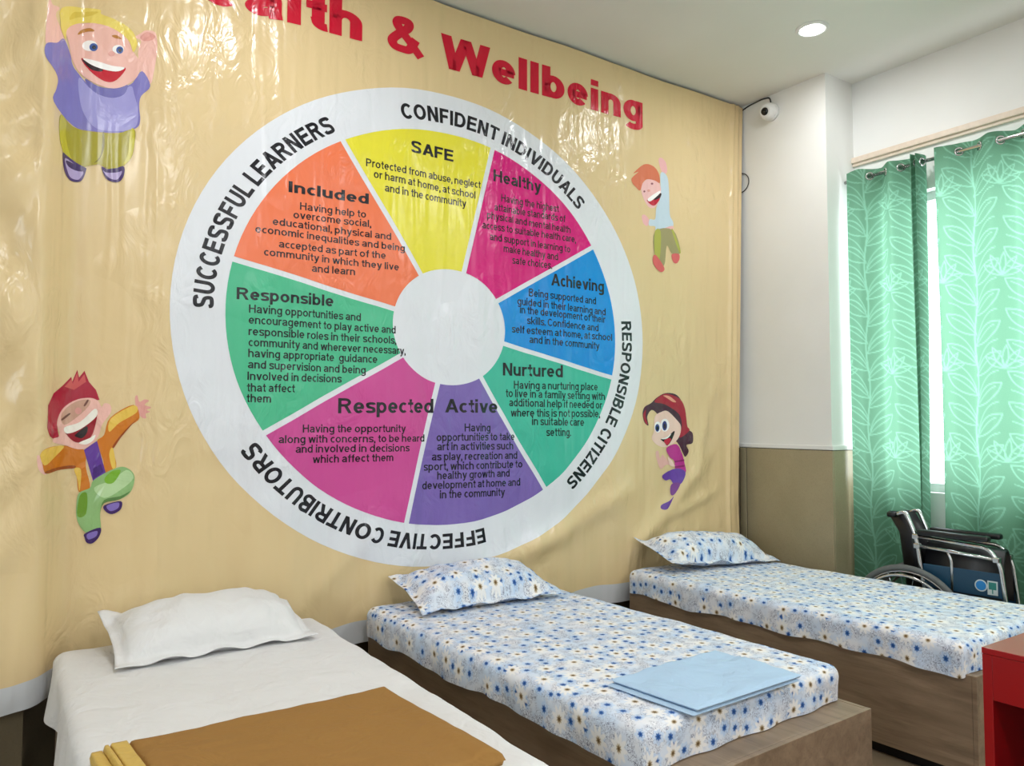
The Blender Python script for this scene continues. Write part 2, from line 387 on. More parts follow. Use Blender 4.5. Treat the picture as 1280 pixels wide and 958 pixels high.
        w = .72; D += [((w/2, 0), (d/2, X)), ((w/2, 0), (w-d/2, X))]
        if c == 'y': S_.append(spl([(w/2+.01, .06), (w*.42, -.12), (w*.3, -.21), (.08, -.22)]))
    elif c == 'w': w = 1.04; D += [((w*.27, 0), (d/2, X)), ((w*.27, 0), (w/2, X)), ((w*.73, 0), (w/2, X)), ((w*.73, 0), (w-d/2, X))]
    elif c == 'x': w = .72; D += [((d/2, 0), (w-d/2, X)), ((w-d/2, 0), (d/2, X))]
    elif c == 'z': w = .62; Hh(X-b, .02, w-.02); Hh(b, 0, w); D.append(((d*.6, b), (w-d*.6, X-b)))
    elif c == '.': w = wx; V(a, 0, wy*1.2)
    elif c == ',': w = wx; V(a, 0, wy*1.2); D.append(((a*.7, -.16), (a*1.3, .02)))
    elif c == '&': w = .98; S_.append(spl([(w-.02, -.0), (.62, .36), (.30, .70), (.29, .86), (.44, 1-b), (.60, .86), (.56, .70), (.32, .50), (a+.01, .30), (.20, b+.04), (.40, b), (.62, .14), (.80, .46)], 7))
    else: w = .3
    return S_, D, w
_tm = {}
def text_mesh(s, wt):
    """mesh of one line of print; wt = stroke weight"""
    if (s, wt) in _tm: return _tm[s, wt]
    wx, wy = wt, wt*.78; V, F = [], []; x = 0.0; d = wx*1.08
    for c in s:
        if c == ' ': x += .31; continue
        S_, D, w = glyph(c, wx, wy)
        for P in S_:
            P = np.array(P, float); closed = np.hypot(*(P[0]-P[-1])) < 1e-6 and len(P) > 3
            if closed: P = P[:-1]
            n = len(P); base = len(V)
            for i in range(n):
                if closed: t0, t1 = P[i]-P[i-1], P[(i+1) % n]-P[i]
                else: t0, t1 = P[i]-P[max(i-1, 0)], P[min(i+1, n-1)]-P[i]
                t0 = t0/(np.hypot(*t0) or 1); t1 = t1/(np.hypot(*t1) or 1); t = t0+t1; t = t/(np.hypot(*t) or 1)
                m = 1/max(.6, abs(float(t @ (t1 if np.hypot(*t1) > 0 else t0))))
                o_ = np.array([-t[1]*wx/2, t[0]*wy/2])*m
                V.append(P[i]+o_+[x, 0]); V.append(P[i]-o_+[x, 0])
            for i in range(n if closed else n-1):
                j = (i+1) % n; F.append((base+2*i, base+2*i+1, base+2*j+1, base+2*j))
        for (x0, y0), (x1, y1) in D:
            base = len(V); V += [np.array(q) for q in ((x+x0-d/2, y0), (x+x0+d/2, y0), (x+x1+d/2, y1), (x+x1-d/2, y1))]; F.append((base, base+1, base+2, base+3))
        x += w-(.075 if c in 'cC' else 0)+(.125 if c not in 'AVWvwyTLtrfcks,.' else .075)-.10*max(0, wt-.2)*4
    _tm[s, wt] = (np.array(V), F); return _tm[s, wt]
def cap(off): return 1.0
def add_vf(bm, V, F, mi=0):
    vs = [bm.verts.new((x, 0, z)) for x, z in V]
    for f in F:
        try: bm.faces.new([vs[i] for i in f]).material_index = mi
        except ValueError: pass
def line(bm, s, L, R, h, off):
    """one line of print between two baseline points read off the photograph, on the banner's plane"""
    V, F = text_mesh(s, off)
    a, b = at(*L, 1, 0), at(*R, 1, 0)
    x0, x1 = V[:, 0].min(), V[:, 0].max(); t = (V[:, 0]-x0)/(x1-x0)
    add_vf(bm, np.stack([a[0]+(b[0]-a[0])*t, a[2]+(b[2]-a[2])*t+V[:, 1]/cap(off)*h], 1), F)
INK = vinyl('ink', (18, 20, 30))
def hpx(px, p):
    q = at(*p, 1, 0); return px*float((q-EYE) @ F3)/FPX
sectors = [
 ('SAFE', (232, 222, 58), 15, ((513.5, 190.2), (566.8, 202.4)), 10, [
   ('Protected from abuse, neglect', (457.6, 207.6), (600.3, 235.9)), ('or harm at home, at school', (467.1, 222.1), (593.8, 248.8)), ('and in the community', (480.6, 239.5), (582.6, 259.3))]),
 ('Healthy', (214, 0, 122), 15, ((616.4, 226.5), (676.3, 241)), 9.5, [
   ('Having the highest', (626.2, 252.1), (698.1, 265.7)), ('attainable standards of', (617.6, 263.4), (706.3, 278.2)), ('physical and mental health', (608.2, 273.2), (712.7, 292)),
   ('access to suitable health care,', (602.3, 285.7), (719.7, 303.8)), ('and support in learning to', (611.7, 300.2), (712.2, 316.2)), ('make healthy and', (629.3, 315), (697, 325.8)), ('safe choices.', (640.3, 329.6), (689.7, 336.6))]),
 ('Achieving', (0, 140, 222), 15, ((688.7, 356.8), (755, 365.5)), 9.5, [
   ('Being supported and', (661, 370.2), (745.1, 380.8)), ('guided in their learning and', (646.9, 380.8), (757, 394.5)), ('in the development of their', (650, 391.5), (756.7, 403.8)),
   ('skills. Confidence and', (659, 405), (748.3, 414.4)), ('self esteem at home, at school', (640, 415.7), (764.6, 426.3)), ('and in the community', (661.9, 428.8), (749.5, 436.9))]),
 ('Nurtured', (62, 184, 158), 16, ((628.4, 469.5), (702.6, 472)), 10, [
   ('Having a nurturing place', (642.5, 486.1), (747.3, 488.3)), ('to live in a family setting with', (632.1, 496.4), (756.1, 500.2)), ('additional help if needed or', (636.5, 508), (753, 511.1)),
   ('where this is not possible,', (638.7, 520.9), (750.5, 521.8)), ('in suitable care', (664.7, 531.5), (730.1, 532.7)), ('setting.', (682.5, 545.3), (713.5, 545.3))]),
 ('Active', (122, 100, 176), 17, ((556.4, 515.8), (621.5, 516.5)), 10, [
   ('Having', (580.2, 539.6), (612.7, 539.6)), ('opportunities to take', (546.3, 551.8), (643.4, 550.3)), ('art in activities such', (547, 563.4), (641.8, 561.9)), ('as play, recreation and', (540.7, 576), (647.1, 573.8)),
   ('sport, which contribute to', (530.7, 588.8), (653.4, 584.7)), ('healthy growth and', (547, 599.7), (637.1, 596)), ('development at home and', (528.8, 612.3), (650.9, 607.3)), ('in the community', (550.1, 623.5), (630.9, 619.8))]),
 ('Respected', (204, 74, 150), 19, ((423.1, 516.9), (542.4, 516.3)), 10, [
   ('Having the opportunity', (378, 541), (506.6, 540.3)), ('along with concerns, to be heard', (347.3, 554.3), (531.3, 552.3)), ('and involved in decisions', (368.7, 566.4), (511.6, 564.4)), ('which affect them', (391.4, 579.4), (490.6, 576.4))]),
 ('Responsible', (74, 186, 142), 15, ((296.1, 373.8), (417.1, 383.3)), 10.5, [
   ('Having opportunities and', (311.2, 391), (451.2, 401.4)), ('encouragement to play active and', (310.9, 404.7), (493.6, 417.4)), ('responsible roles in their schools,', (310.6, 419.1), (494.6, 430.4)),
   ('community and wherever necessary,', (310.6, 432.8), (506.6, 443.5)), ('having appropriate  guidance', (310.2, 446.5), (470.5, 454.1)), ('and supervision and being', (309.9, 460.5), (456.8, 467.5)),
   ('Involved in decisions', (309.2, 475.2), (427.5, 478.5)), ('that affect', (308.6, 489.6), (367.7, 490.9)), ('them', (308.2, 502.9), (337.9, 503.6))]),
 ('Included', (240, 122, 80), 14, ((360.2, 240.5), (460.9, 255.3)), 9.5, [
   ('Having help to', (374.3, 262.6), (457.6, 272.4)), ('overcome social,', (366.1, 273.1), (464.1, 284.3)), ('educational, physical and', (340.5, 281.3), (488.2, 300.4)), ('economic inequalities and being', (319.1, 290.5), (505.3, 314.9)),
   ('accepted as part of the', (348, 309.6), (481.3, 324.1)), ('community in which they live', (329.6, 319.5), (497.7, 338.6)), ('and learn', (389.5, 339.9), (444.1, 344.1))]),
]
SECLAB = ['yellow', 'magenta', 'blue', 'teal green', 'violet', 'pink', 'emerald green', 'orange']
for k, (head, rgb, hp, (hl, hr), bp, lines) in enumerate(sectors):
    sec = mk('wheel_sector', press(flat_fill([(sector(k), 0)]), 2, 2), vinyl(SECLAB[k].replace(' ', '_'), rgb), banner, True)
    sec['label'] = SECLAB[k]+' printed sector headed '+head
    bm = bmesh.new(); line(bm, head, hl, hr, hpx(hp, hl), .24 if head in ('SAFE', 'Included') else .215); mk('sector_heading', press(bm, 3, 2), INK, sec)
    bm = bmesh.new()
    for s, L, R in lines: line(bm, s, L, R, hpx(bp, L), .185)
    mk('sector_text', press(bm, 3, 2), INK, sec)
# ring words, read clockwise with their tops outwards
def unwheel(px, py):
    q = at(px, py, 1, 0); x, z = (q[0]-CX)/ASP, q[2]-CZ; return math.hypot(x, z), math.atan2(z, x)
def ring(s, p0, p1, rb, h, off=.25):
    a0, a1 = unwheel(*p0)[1], unwheel(*p1)[1]
    while a1 > a0: a1 -= 2*PI
    bm = bmesh.new(); V, F = text_mesh(s, off)
    x0, x1 = V[:, 0].min(), V[:, 0].max(); k = h/cap(off)
    # each letter turned as a whole: find letters from the mesh pieces by their advance
    edges = []; prev = x0
    for i in range(len(s)):
        edges.append(text_mesh(s[:i+1], off)[0][:, 0].max() if s[i] != ' ' else None)
    for i, c in enumerate(s):
        if c == ' ': continue
        Vc, Fc = text_mesh(c, off); wc = Vc[:, 0].max()-Vc[:, 0].min(); mid = edges[i]-wc/2
        a = a0+(a1-a0)*(mid-x0)/(x1-x0)
        sx = rb*(a0-a1)/(x1-x0)
        lx = (Vc[:, 0]-(Vc[:, 0].min()+wc/2))*sx; ly = rb+Vc[:, 1]*k
        ca, sa = math.cos(a), math.sin(a)
        x = ly*ca+lx*sa; z = ly*sa-lx*ca
        add_vf(bm, np.stack([CX+ASP*x, CZ+z], 1), Fc)
    return mk('ring_lettering', press(bm, 2, 2), INK, disc)
ring('SUCCESSFUL LEARNERS', (256, 385), (410, 147), 1.055, .078)
ring('CONFIDENT INDIVIDUALS', (500, 137), (727, 258), 1.06, .078)
ring('RESPONSIBLE CITIZENS', (775, 402), (711, 607), 1.06, .072)
ring('EFFECTIVE CONTRIBUTORS', (604, 660), (306, 560), 1.055, .076)
# title
RED = vinyl('red', (204, 8, 48))
bm = bmesh.new()
def word(s, L, R, hcap, off=.265, full=None):
    V, F = text_mesh(s, off); a, b = at(*L, 1, 0), at(*R, 1, 0)
    x0, x1 = V[:, 0].min(), V[:, 0].max()
    if full: x0 = x1-(lambda q: q[:, 0].max()-q[:, 0].min())(text_mesh(full, off)[0])
    t = (V[:, 0]-x0)/(x1-x0)
    add_vf(bm, np.stack([a[0]+(b[0]-a[0])*t, a[2]+(b[2]-a[2])*t+V[:, 1]/cap(off)*hcap], 1), F)
for args, lb in ((('Wellbeing', (551, 83), (803, 155), hpx(43, (560, 85))), 'big red printed word Wellbeing'), (('&', (484, 61), (530, 74), hpx(46, (500, 64))), 'big red printed ampersand'),
                 (('Health', (306, 15), (453, 51.5), hpx(46, (450, 52)), .265, 'alth'), 'big red printed word Health cut by the frame')):
    bm = bmesh.new(); word(*args); mk('title_word', press(bm, 2, 2), RED, banner)['label'] = lb

# --- printed children
def crv(P, n=4):
    P = [np.array(p, float) for p in P]; out = []; m = len(P)
    for i in range(m):
        p0, p1, p2, p3 = P[i-1], P[i], P[(i+1) % m], P[(i+2) % m]
        for k in range(n):
            t = k/n; out.append(.5*((2*p1)+(-p0+p2)*t+(2*p0-5*p1+4*p2-p3)*t*t+(-p0+3*p1-3*p2+p3)*t**3))
    return out
def ell(cx, cy, rx, ry, n=20): return [(cx+rx*math.cos(2*PI*k/n), cy+ry*math.sin(2*PI*k/n)) for k in range(n)]
PC = {}
def pcol(rgb):
    if rgb not in PC: PC[rgb] = vinyl('print_%02x%02x%02x' % rgb, rgb)
    return PC[rgb]
def figure(name, label, ox, oy, sc, shapes):
    bm = bmesh.new(); mats = []; done = []
    for i, (rgb, P, *fl) in enumerate(shapes):
        m = pcol(rgb)
        if m not in mats: mats.append(m)
        Q = P if (fl and fl[0] == 'e') else (P if (fl and fl[0] == 's') else crv(P))
        pts = []
        for x, y in Q:
            q = at(ox+x/sc, oy+y/sc, 1, 0); pts.append((q[0], q[2]))
        bb = (min(p[0] for p in pts), max(p[0] for p in pts), min(p[1] for p in pts), max(p[1] for p in pts))
        lay = 1.0
        for ob_, ol in done:
            if ob_[0] < bb[1] and bb[0] < ob_[1] and ob_[2] < bb[3] and bb[2] < ob_[3]: lay = max(lay, ol+.55)
        done.append((bb, lay))
        b = press(flat_fill([(pts, mats.index(m))]), lay, 1)
        me = bpy.data.meshes.new('t'); b.to_mesh(me); b.free(); bm.from_mesh(me); bpy.data.meshes.remove(me)
    o = mk(name, bm, mats, banner); o['label'] = label; return o
SK, SK2, LN = (240, 190, 178), (224, 160, 150), (112, 70, 60)
figure('printed_boy', 'printed blond boy in a lilac jumper and olive trousers, arms up', 40, 0, 3.994, [
 (SK, [(72, 90), (88, 115), (125, 112), (105, 160), (150, 240), (110, 285), (55, 310), (58, 200)]),
 (SK, [(515, 185), (545, 165), (565, 152), (600, 155), (620, 175), (625, 250), (610, 350), (590, 420), (545, 360), (530, 260), (545, 205)]),
 (SK2, [(540, 185), (575, 160), (615, 180), (600, 200), (560, 205)]),
 ((128, 122, 190), [(150, 240), (185, 290), (200, 340), (235, 375), (300, 440), (380, 470), (470, 430), (505, 410), (550, 355), (590, 430), (545, 480), (535, 530), (540, 600), (520, 640), (430, 662), (300, 655), (200, 635), (95, 570), (110, 500), (115, 440), (55, 370), (55, 310), (110, 285)]),
 ((160, 156, 214), [(235, 390), (300, 450), (400, 485), (490, 430), (510, 470), (530, 560), (515, 635), (430, 655), (320, 640), (260, 570), (235, 480)]),
 ((112, 108, 176), [(265, 395), (330, 430), (400, 440), (475, 420), (460, 470), (400, 488), (330, 470), (290, 440)]),
 (SK, [(160, 190), (200, 140), (260, 118), (340, 120), (420, 150), (480, 200), (500, 250), (535, 300), (540, 340), (520, 390), (460, 430), (390, 440), (300, 410), (230, 360), (195, 310), (180, 250)]),
 ((236, 214, 108), [(130, 170), (125, 130), (150, 90), (200, 55), (260, 42), (340, 50), (345, 70), (400, 90), (440, 110), (480, 135), (510, 170), (525, 220), (505, 260), (490, 215), (450, 170), (390, 135), (320, 118), (250, 118), (200, 145), (165, 190), (160, 235), (135, 210)]),
 ((222, 196, 84), [(205, 80), (260, 62), (330, 60), (300, 78), (230, 95), (180, 130)]),
 ((250, 248, 248), ell(288, 230, 38, 27), 'e'), ((58, 88, 160), ell(307, 237, 21, 20), 'e'), ((16, 18, 44), ell(309, 238, 10, 10), 'e'),
 ((250, 248, 248), ell(430, 246, 29, 22), 'e'), ((58, 88, 160), ell(438, 250, 18, 18), 'e'), ((16, 18, 44), ell(439, 251, 9, 9), 'e'),
 ((186, 126, 60), [(226, 182), (248, 152), (290, 142), (312, 157), (266, 162)]), ((186, 126, 60), [(398, 178), (422, 175), (448, 194), (415, 190)]),
 (SK2, ell(398, 268, 17, 13), 'e'),
 ((196, 14, 40), [(245, 293), (300, 305), (400, 340), (466, 338), (450, 372), (412, 405), (370, 408), (318, 380), (270, 335)]),
 ((44, 12, 22), [(248, 298), (300, 325), (352, 345), (342, 358), (292, 346)]),
 ((250, 248, 246), [(254, 293), (330, 308), (400, 328), (462, 338), (430, 356), (370, 350), (300, 327)]),
 ((168, 158, 52), [(135, 610), (200, 640), (320, 660), (430, 665), (510, 645), (512, 720), (495, 790), (450, 830), (390, 845), (340, 822), (300, 825), (240, 835), (180, 810), (140, 770), (125, 690)]),
 ((198, 188, 62), [(135, 614), (165, 632), (162, 700), (190, 795), (236, 833), (170, 805), (140, 768), (127, 690)]),
 ((198, 188, 62), [(492, 652), (510, 648), (510, 720), (494, 788), (455, 826), (480, 760)]),
 ((116, 106, 34), [(352, 668), (360, 668), (362, 730), (340, 790), (310, 815), (345, 770)]),
 ((70, 48, 108), [(146, 795), (165, 792), (260, 835), (270, 850), (250, 900), (215, 912), (180, 905), (155, 870)]), ((178, 162, 208), [(160, 808), (252, 852), (238, 894), (210, 900), (180, 885)]), ((62, 42, 98), [(168, 818), (258, 838), (248, 858), (180, 846)]),
 ((70, 48, 108), [(347, 832), (390, 850), (455, 830), (460, 870), (440, 905), (405, 908), (370, 890)]), ((178, 162, 208), [(360, 848), (446, 850), (430, 893), (400, 895), (372, 876)]), ((62, 42, 98), [(362, 848), (448, 838), (438, 858), (378, 862)]),
])
figure('printed_boy', 'printed red haired boy in an orange jacket and green trousers, leaping', 30, 450, 3.994, [
 (SK, [(55, 470), (75, 488), (100, 562), (72, 552), (56, 520)]),
 (SK2, [(553, 190), (565, 178), (575, 210), (600, 198), (622, 205), (600, 225), (634, 238), (610, 250), (628, 260), (605, 270), (608, 292), (585, 287), (560, 250)]),
 ((206, 120, 30), [(70, 465), (110, 435), (200, 428), (300, 450), (310, 540), (330, 640), (275, 660), (265, 600), (250, 540), (180, 545), (100, 560), (80, 510)]),
 ((206, 120, 30), [(365, 410), (400, 375), (430, 290), (545, 225), (575, 290), (530, 330), (480, 390), (445, 440), (460, 535), (405, 565), (395, 500)]),
 ((232, 194, 84), [(70, 467), (110, 437), (198, 430), (150, 480), (92, 520)]), ((232, 194, 84), [(435, 292), (545, 228), (562, 262), (475, 315), (425, 360)]),
 ((232, 194, 84), [(250, 545), (285, 550), (278, 655), (268, 600)]), ((232, 194, 84), [(425, 470), (443, 440), (458, 532), (440, 540)]),
 ((150, 70, 20), [(100, 548), (180, 532), (250, 528), (250, 542), (180, 547), (104, 560)]), ((150, 70, 20), [(445, 425), (500, 355), (572, 288), (530, 332), (480, 392), (448, 440)]),
 ((98, 58, 156), [(300, 450), (365, 405), (408, 565), (345, 605)], 's'), ((72, 40, 122), [(345, 545), (385, 520), (398, 560), (345, 598)], 's'),
 ((142, 184, 120), [(275, 665), (330, 640), (345, 605), (405, 565), (460, 540), (500, 535), (540, 560), (550, 600), (530, 660), (480, 695), (400, 715), (380, 770), (380, 860), (310, 865), (265, 800), (262, 720)]),
 ((182, 214, 160), [(350, 640), (440, 600), (510, 550), (545, 590), (480, 650), (400, 690)]),
 ((104, 150, 36), [(278, 680), (315, 668), (310, 770), (266, 780)]), ((120, 176, 48), [(403, 590), (440, 555), (482, 553), (447, 612), (410, 616)]),
 ((88, 130, 70), [(400, 700), (480, 680), (530, 655), (480, 695), (400, 716), (380, 765)]),
 ((62, 36, 100), [(305, 868), (380, 838), (377, 880), (345, 916), (315, 915), (303, 890)]), ((132, 112, 190), [(315, 872), (365, 855), (360, 882), (322, 898)]),
 ((62, 36, 100), [(400, 727), (482, 705), (482, 745), (440, 770), (407, 757)]), ((132, 112, 190), [(412, 728), (470, 712), (468, 740), (430, 755)]),
 ((170, 16, 52), [(108, 300), (110, 230), (140, 170), (190, 130), (236, 85), (240, 110), (266, 50), (275, 88), (302, 55), (325, 110), (360, 150), (378, 200), (340, 205), (290, 200), (230, 215), (190, 250), (165, 290), (160, 330), (170, 380), (150, 400), (120, 380), (105, 340)], 's'),
 ((206, 84, 84), [(200, 135), (238, 95), (243, 120), (266, 62), (272, 110), (302, 70), (310, 110), (250, 150)], 's'),
 (SK, [(165, 290), (195, 240), (260, 200), (330, 190), (370, 205), (388, 235), (402, 217), (430, 225), (435, 258), (415, 290), (390, 325), (370, 385), (320, 435), (270, 447), (200, 425), (142, 412), (138, 392), (165, 385), (175, 365), (160, 330)]),
 ((206, 162, 140), [(180, 285), (210, 240), (270, 205), (330, 200), (320, 235), (260, 290), (200, 325)]),
 ((150, 12, 34), [(200, 345), (280, 335), (362, 260), (352, 345), (325, 395), (270, 414), (228, 392)]), ((30, 12, 18), [(256, 374), (312, 332), (316, 360), (292, 390), (264, 386)]),
 ((246, 242, 232), [(200, 337), (280, 310), (354, 244), (362, 283), (282, 346), (214, 368)]), ((246, 242, 232), [(274, 415), (330, 390), (357, 374), (346, 402), (310, 423)]),
 (LN, [(184, 295), (222, 268), (230, 272), (190, 302)]), (LN, [(298, 228), (316, 200), (323, 204), (307, 230)]), (SK2, ell(271, 255, 17, 17), 'e'),
])
figure('printed_girl', 'printed girl with long red hair, magenta top and purple skirt', 780, 480, 5.81, [
 ((70, 26, 52), [(135, 220), (150, 170), (200, 140), (240, 100), (300, 68), (370, 75), (410, 120), (440, 190), (455, 300), (470, 335), (497, 360), (495, 430), (450, 445), (467, 490), (440, 530), (420, 500), (385, 430), (300, 330), (250, 230), (205, 190), (172, 240), (182, 302), (150, 280)]),
 ((164, 24, 52), [(222, 130), (300, 72), (400, 110), (440, 190), (452, 300), (472, 340), (395, 392), (415, 300), (390, 215), (300, 150)]),
 ((164, 24, 52), [(140, 225), (160, 190), (160, 240), (175, 295), (152, 275)]),
 ((224, 150, 130), [(285, 85), (330, 90), (375, 130), (355, 132), (315, 105)]),
 ((232, 180, 172), [(232, 500), (250, 488), (262, 540), (282, 515), (322, 560), (370, 600), (310, 588), (268, 620), (242, 560)]),
 ((240, 206, 192), [(225, 240), (270, 205), (320, 200), (385, 270), (407, 310), (400, 370), (370, 420), (310, 458), (250, 450), (205, 400), (220, 340)]),
 ((250, 248, 250), ell(246, 314, 24, 40), 'e'), ((52, 66, 132), ell(242, 320, 15, 28), 'e'), ((18, 16, 44), ell(242, 322, 8, 15), 'e'),
 ((250, 248, 250), ell(297, 300, 32, 47), 'e'), ((52, 66, 132), ell(295, 305, 18, 35), 'e'), ((18, 16, 44), ell(295, 308, 9, 18), 'e'),
 ((44, 12, 26), [(265, 402), (310, 388), (364, 342), (345, 408), (315, 448), (290, 422)]), ((196, 30, 66), [(290, 415), (325, 395), (340, 405), (316, 445)]), ((250, 248, 246), [(268, 400), (310, 386), (340, 362), (325, 388), (300, 402)]),
 ((186, 44, 142), [(308, 468), (375, 438), (410, 500), (430, 570), (436, 642), (370, 620), (360, 560), (330, 530)]),
 ((140, 28, 104), [(362, 560), (428, 548), (430, 560), (364, 572)], 's'), ((140, 28, 104), [(366, 598), (432, 588), (434, 600), (368, 612)], 's'),
 ((240, 206, 192), [(318, 530), (345, 560), (365, 600), (330, 590)]),
 ((104, 62, 164), [(278, 665), (370, 615), (434, 640), (400, 720), (360, 735), (335, 695), (300, 702)]),
 ((120, 60, 140), [(340, 730), (392, 722), (352, 800), (330, 802)]), ((112, 66, 160), [(318, 850), (347, 818), (302, 905), (262, 908), (265, 880)]),
])
figure('printed_boy', 'printed small boy with ginger hair in a pale blue jumper, one arm up', 770, 190, 6.18, [
 ((236, 180, 182), [(330, 60), (350, 45), (385, 80), (396, 150), (372, 175), (345, 130)]), ((236, 180, 182), [(198, 495), (225, 488), (257, 530), (242, 572), (210, 552)]),
 ((196, 214, 228), [(345, 165), (395, 188), (410, 300), (415, 480), (440, 540), (436, 582), (380, 600), (310, 615), (302, 575), (255, 568), (260, 520), (302, 520), (312, 430), (345, 340)]),
 ((236, 180, 176), [(370, 592), (436, 572), (436, 608), (370, 614)]),
 ((160, 152, 108), [(300, 615), (440, 605), (495, 760), (480, 790), (430, 785), (392, 725), (370, 880), (300, 800)]), ((176, 176, 84), [(300, 616), (345, 616), (337, 822), (300, 797)]), ((176, 176, 84), [(430, 612), (442, 608), (494, 755), (484, 775)]),
 ((214, 100, 100), [(285, 810), (310, 800), (365, 880), (372, 915), (340, 927), (290, 870)]), ((214, 100, 100), [(430, 792), (482, 790), (487, 830), (466, 862), (440, 850)]),
 ((240, 192, 190), [(200, 250), (250, 205), (310, 215), (345, 270), (342, 340), (310, 420), (260, 432), (220, 380), (195, 310)]),
 ((214, 118, 86), [(125, 245), (118, 205), (170, 155), (132, 165), (212, 98), (282, 108), (327, 160), (338, 240), (300, 222), (240, 212), (205, 240), (182, 300), (140, 262)]),
 ((190, 24, 54), [(236, 375), (282, 355), (344, 320), (336, 368), (290, 417)]), ((48, 20, 36), [(282, 352), (345, 318), (342, 350), (300, 372)]), ((250, 246, 246), [(244, 362), (330, 303), (336, 322), (264, 382)]),
 ((150, 90, 100), ell(216, 306, 8, 8), 'e'), ((150, 90, 100), ell(277, 246, 10, 8), 'e'), (SK2, ell(250, 300, 12, 10), 'e'),
])

# ------------------------------------------------------------------ ceiling lamps
trimw = plain('lamp_white', (240, 240, 238), .4)
lt = NT('lamp_lens'); lt.b.inputs['Base Color'].default_value = (1, 1, 1, 1); lt.b.inputs['Emission Color'].default_value = LAMP_COL+(1,); lt.b.inputs['Emission Strength'].default_value = 115
def downlight(x, y, label, k=1.0):
    t = thing('ceiling_light', label, 'ceiling light', (x, y, CEIL), 0, 'round recessed ceiling lights')
    lathem('trim_ring', [(.062, -.002), (.064, -.010), (.080, -.010), (.088, -.004), (.088, 0), (.062, 0), (.062, -.002)], trimw, t)
    lathem('diffuser', [(0, -.007), (.040, -.0068), (.0615, -.004)], lt.m, t)
    l = bpy.data.lights.new('lamp', 'AREA'); l.shape = 'DISK'; l.size = .12; l.energy = LAMP_W*k; l.color = LAMP_COL
    o = bpy.data.objects.new('lamp', l); COL.objects.link(o); o.parent = t; o.location = (0, 0, -.012)
downlight(3.755, -.92, 'round lit recessed downlight in the ceiling near the white pillar', .36)
for x, y, k in ((.98, -.95, .5), (3.755, -3.3, 1), (.75, -3.3, 1.15), (3.755, -5.6, 1), (.75, -5.6, 1), (2.25, -5.6, 1)):  # rear rows are unseen lamps, added to light the room
    downlight(x, y, 'round lit recessed downlight in the ceiling, unseen outside the picture', k)

# ------------------------------------------------------------------ beds
def laminate():
    t = NT('wood_laminate'); v = t.coord('Object', (9, 1.1, 9)); a = t.noise(v, 2.2, 5, .6, .6); b = t.noise(t.coord('Object', (60, 3, 60)), 2, 3); k = t.noise(t.coord('Object', (4, .8, 4)), 1.6, 2, .5, 1)
    c = t.mix(t.ramp(a, .3, .72), lin((116, 96, 76)), lin((152, 130, 106)))
    c = t.mix(t.math('MULTIPLY', t.ramp(b, .55, .75), .35), c, lin((94, 76, 58)))
    c = t.mix(t.math('MULTIPLY', t.ramp(k, .62, .75), .4), c, lin((100, 80, 60)))
    return t.set(c, .42)
def floral():
    t = NT('floral_sheet'); uv = t.n('ShaderNodeUVMap'); uv.uv_map = 'UVMap'
    col = t.noise(uv.outputs[0], 9, 3)
    base = t.mix(t.ramp(col, .38, .66), lin((226, 227, 232)), lin((204, 218, 236)))
    w = t.noise(uv.outputs[0], 130, 2, .5, 1.2)
    scr = t.math('MULTIPLY', t.math('LESS_THAN', t.math('ABSOLUTE', t.math('SUBTRACT', w, .5)), .03), t.ramp(t.noise(uv.outputs[0], 22, 2), .40, .54))
    base = t.mix(t.math('MULTIPLY', scr, .9), base, lin((72, 76, 108)))
    def flowers(scale, offs, rnd, lo, hi, petal, amp, n, cols):
        nonlocal base
        mp = t.n('ShaderNodeMapping'); t.l(uv.outputs[0], mp.inputs[0]); mp.inputs[1].default_value = offs; mp.inputs[3].default_value = (scale,)*3
        vo = t.n('ShaderNodeTexVoronoi', voronoi_dimensions='2D', feature='F1'); t.l(mp.outputs[0], vo.inputs['Vector']); vo.inputs['Scale'].default_value = 1; vo.inputs['Randomness'].default_value = rnd
        sub = t.n('ShaderNodeVectorMath', operation='SUBTRACT'); t.l(mp.outputs[0], sub.inputs[0]); t.l(vo.outputs['Position'], sub.inputs[1])
        sp = t.n('ShaderNodeSeparateXYZ'); t.l(sub.outputs[0], sp.inputs[0])
        sc = t.n('ShaderNodeSeparateColor'); t.l(vo.outputs['Color'], sc.inputs[0])
        th = t.math('ADD', t.math('ARCTAN2', sp.outputs[1], sp.outputs[0]), t.math('MULTIPLY', sc.outputs[1], 6))
        lob = t.math('COSINE', t.math('MULTIPLY', th, n))
        sel = t.math('MULTIPLY', t.math('GREATER_THAN', sc.outputs[0], lo), t.math('LESS_THAN', sc.outputs[0], hi))
        d = vo.outputs['Distance']
        for rad, am, c, op in cols:
            edge = t.math('ADD', rad, t.math('MULTIPLY', lob, am))
            msk = t.math('MULTIPLY', t.ramp(t.math('SUBTRACT', edge, d), -.01, .07), sel)
            base = t.mix(t.math('MULTIPLY', msk, op), base, lin(c))
    flowers(1/.058, (.3, .1, 0), .6, .0, .66, 0, 0, 7, [(.40, .05, (172, 202, 236), .5), (.20, .03, (56, 102, 168), 1), (.10, .03, (32, 58, 114), .9)])
    flowers(1/.098, (.77, .43, 0), .45, .0, .80, 0, 0, 9, [(.33, .07, (236, 234, 232), .9), (.125, .012, (206, 180, 124), .9), (.10, .025, (86, 62, 34), 1)])
    return t.set(base, .8, 0, t.bump(t.noise(uv.outputs[0], 12, 3), .25, .008), .2)
def linen(name, rgb, rough=.85):
    t = NT(name); v = t.coord('Object'); a = t.noise(v, 9, 3, .6, .6); b = t.noise(v, 300, 1)
    return t.set(t.mix(t.ramp(a, .2, .8), tuple(x*.95 for x in lin(rgb)[:3])+(1,), lin(rgb)), rough, 0, t.bump(b, .1, .001, t.bump(a, .7, .02)), .2)
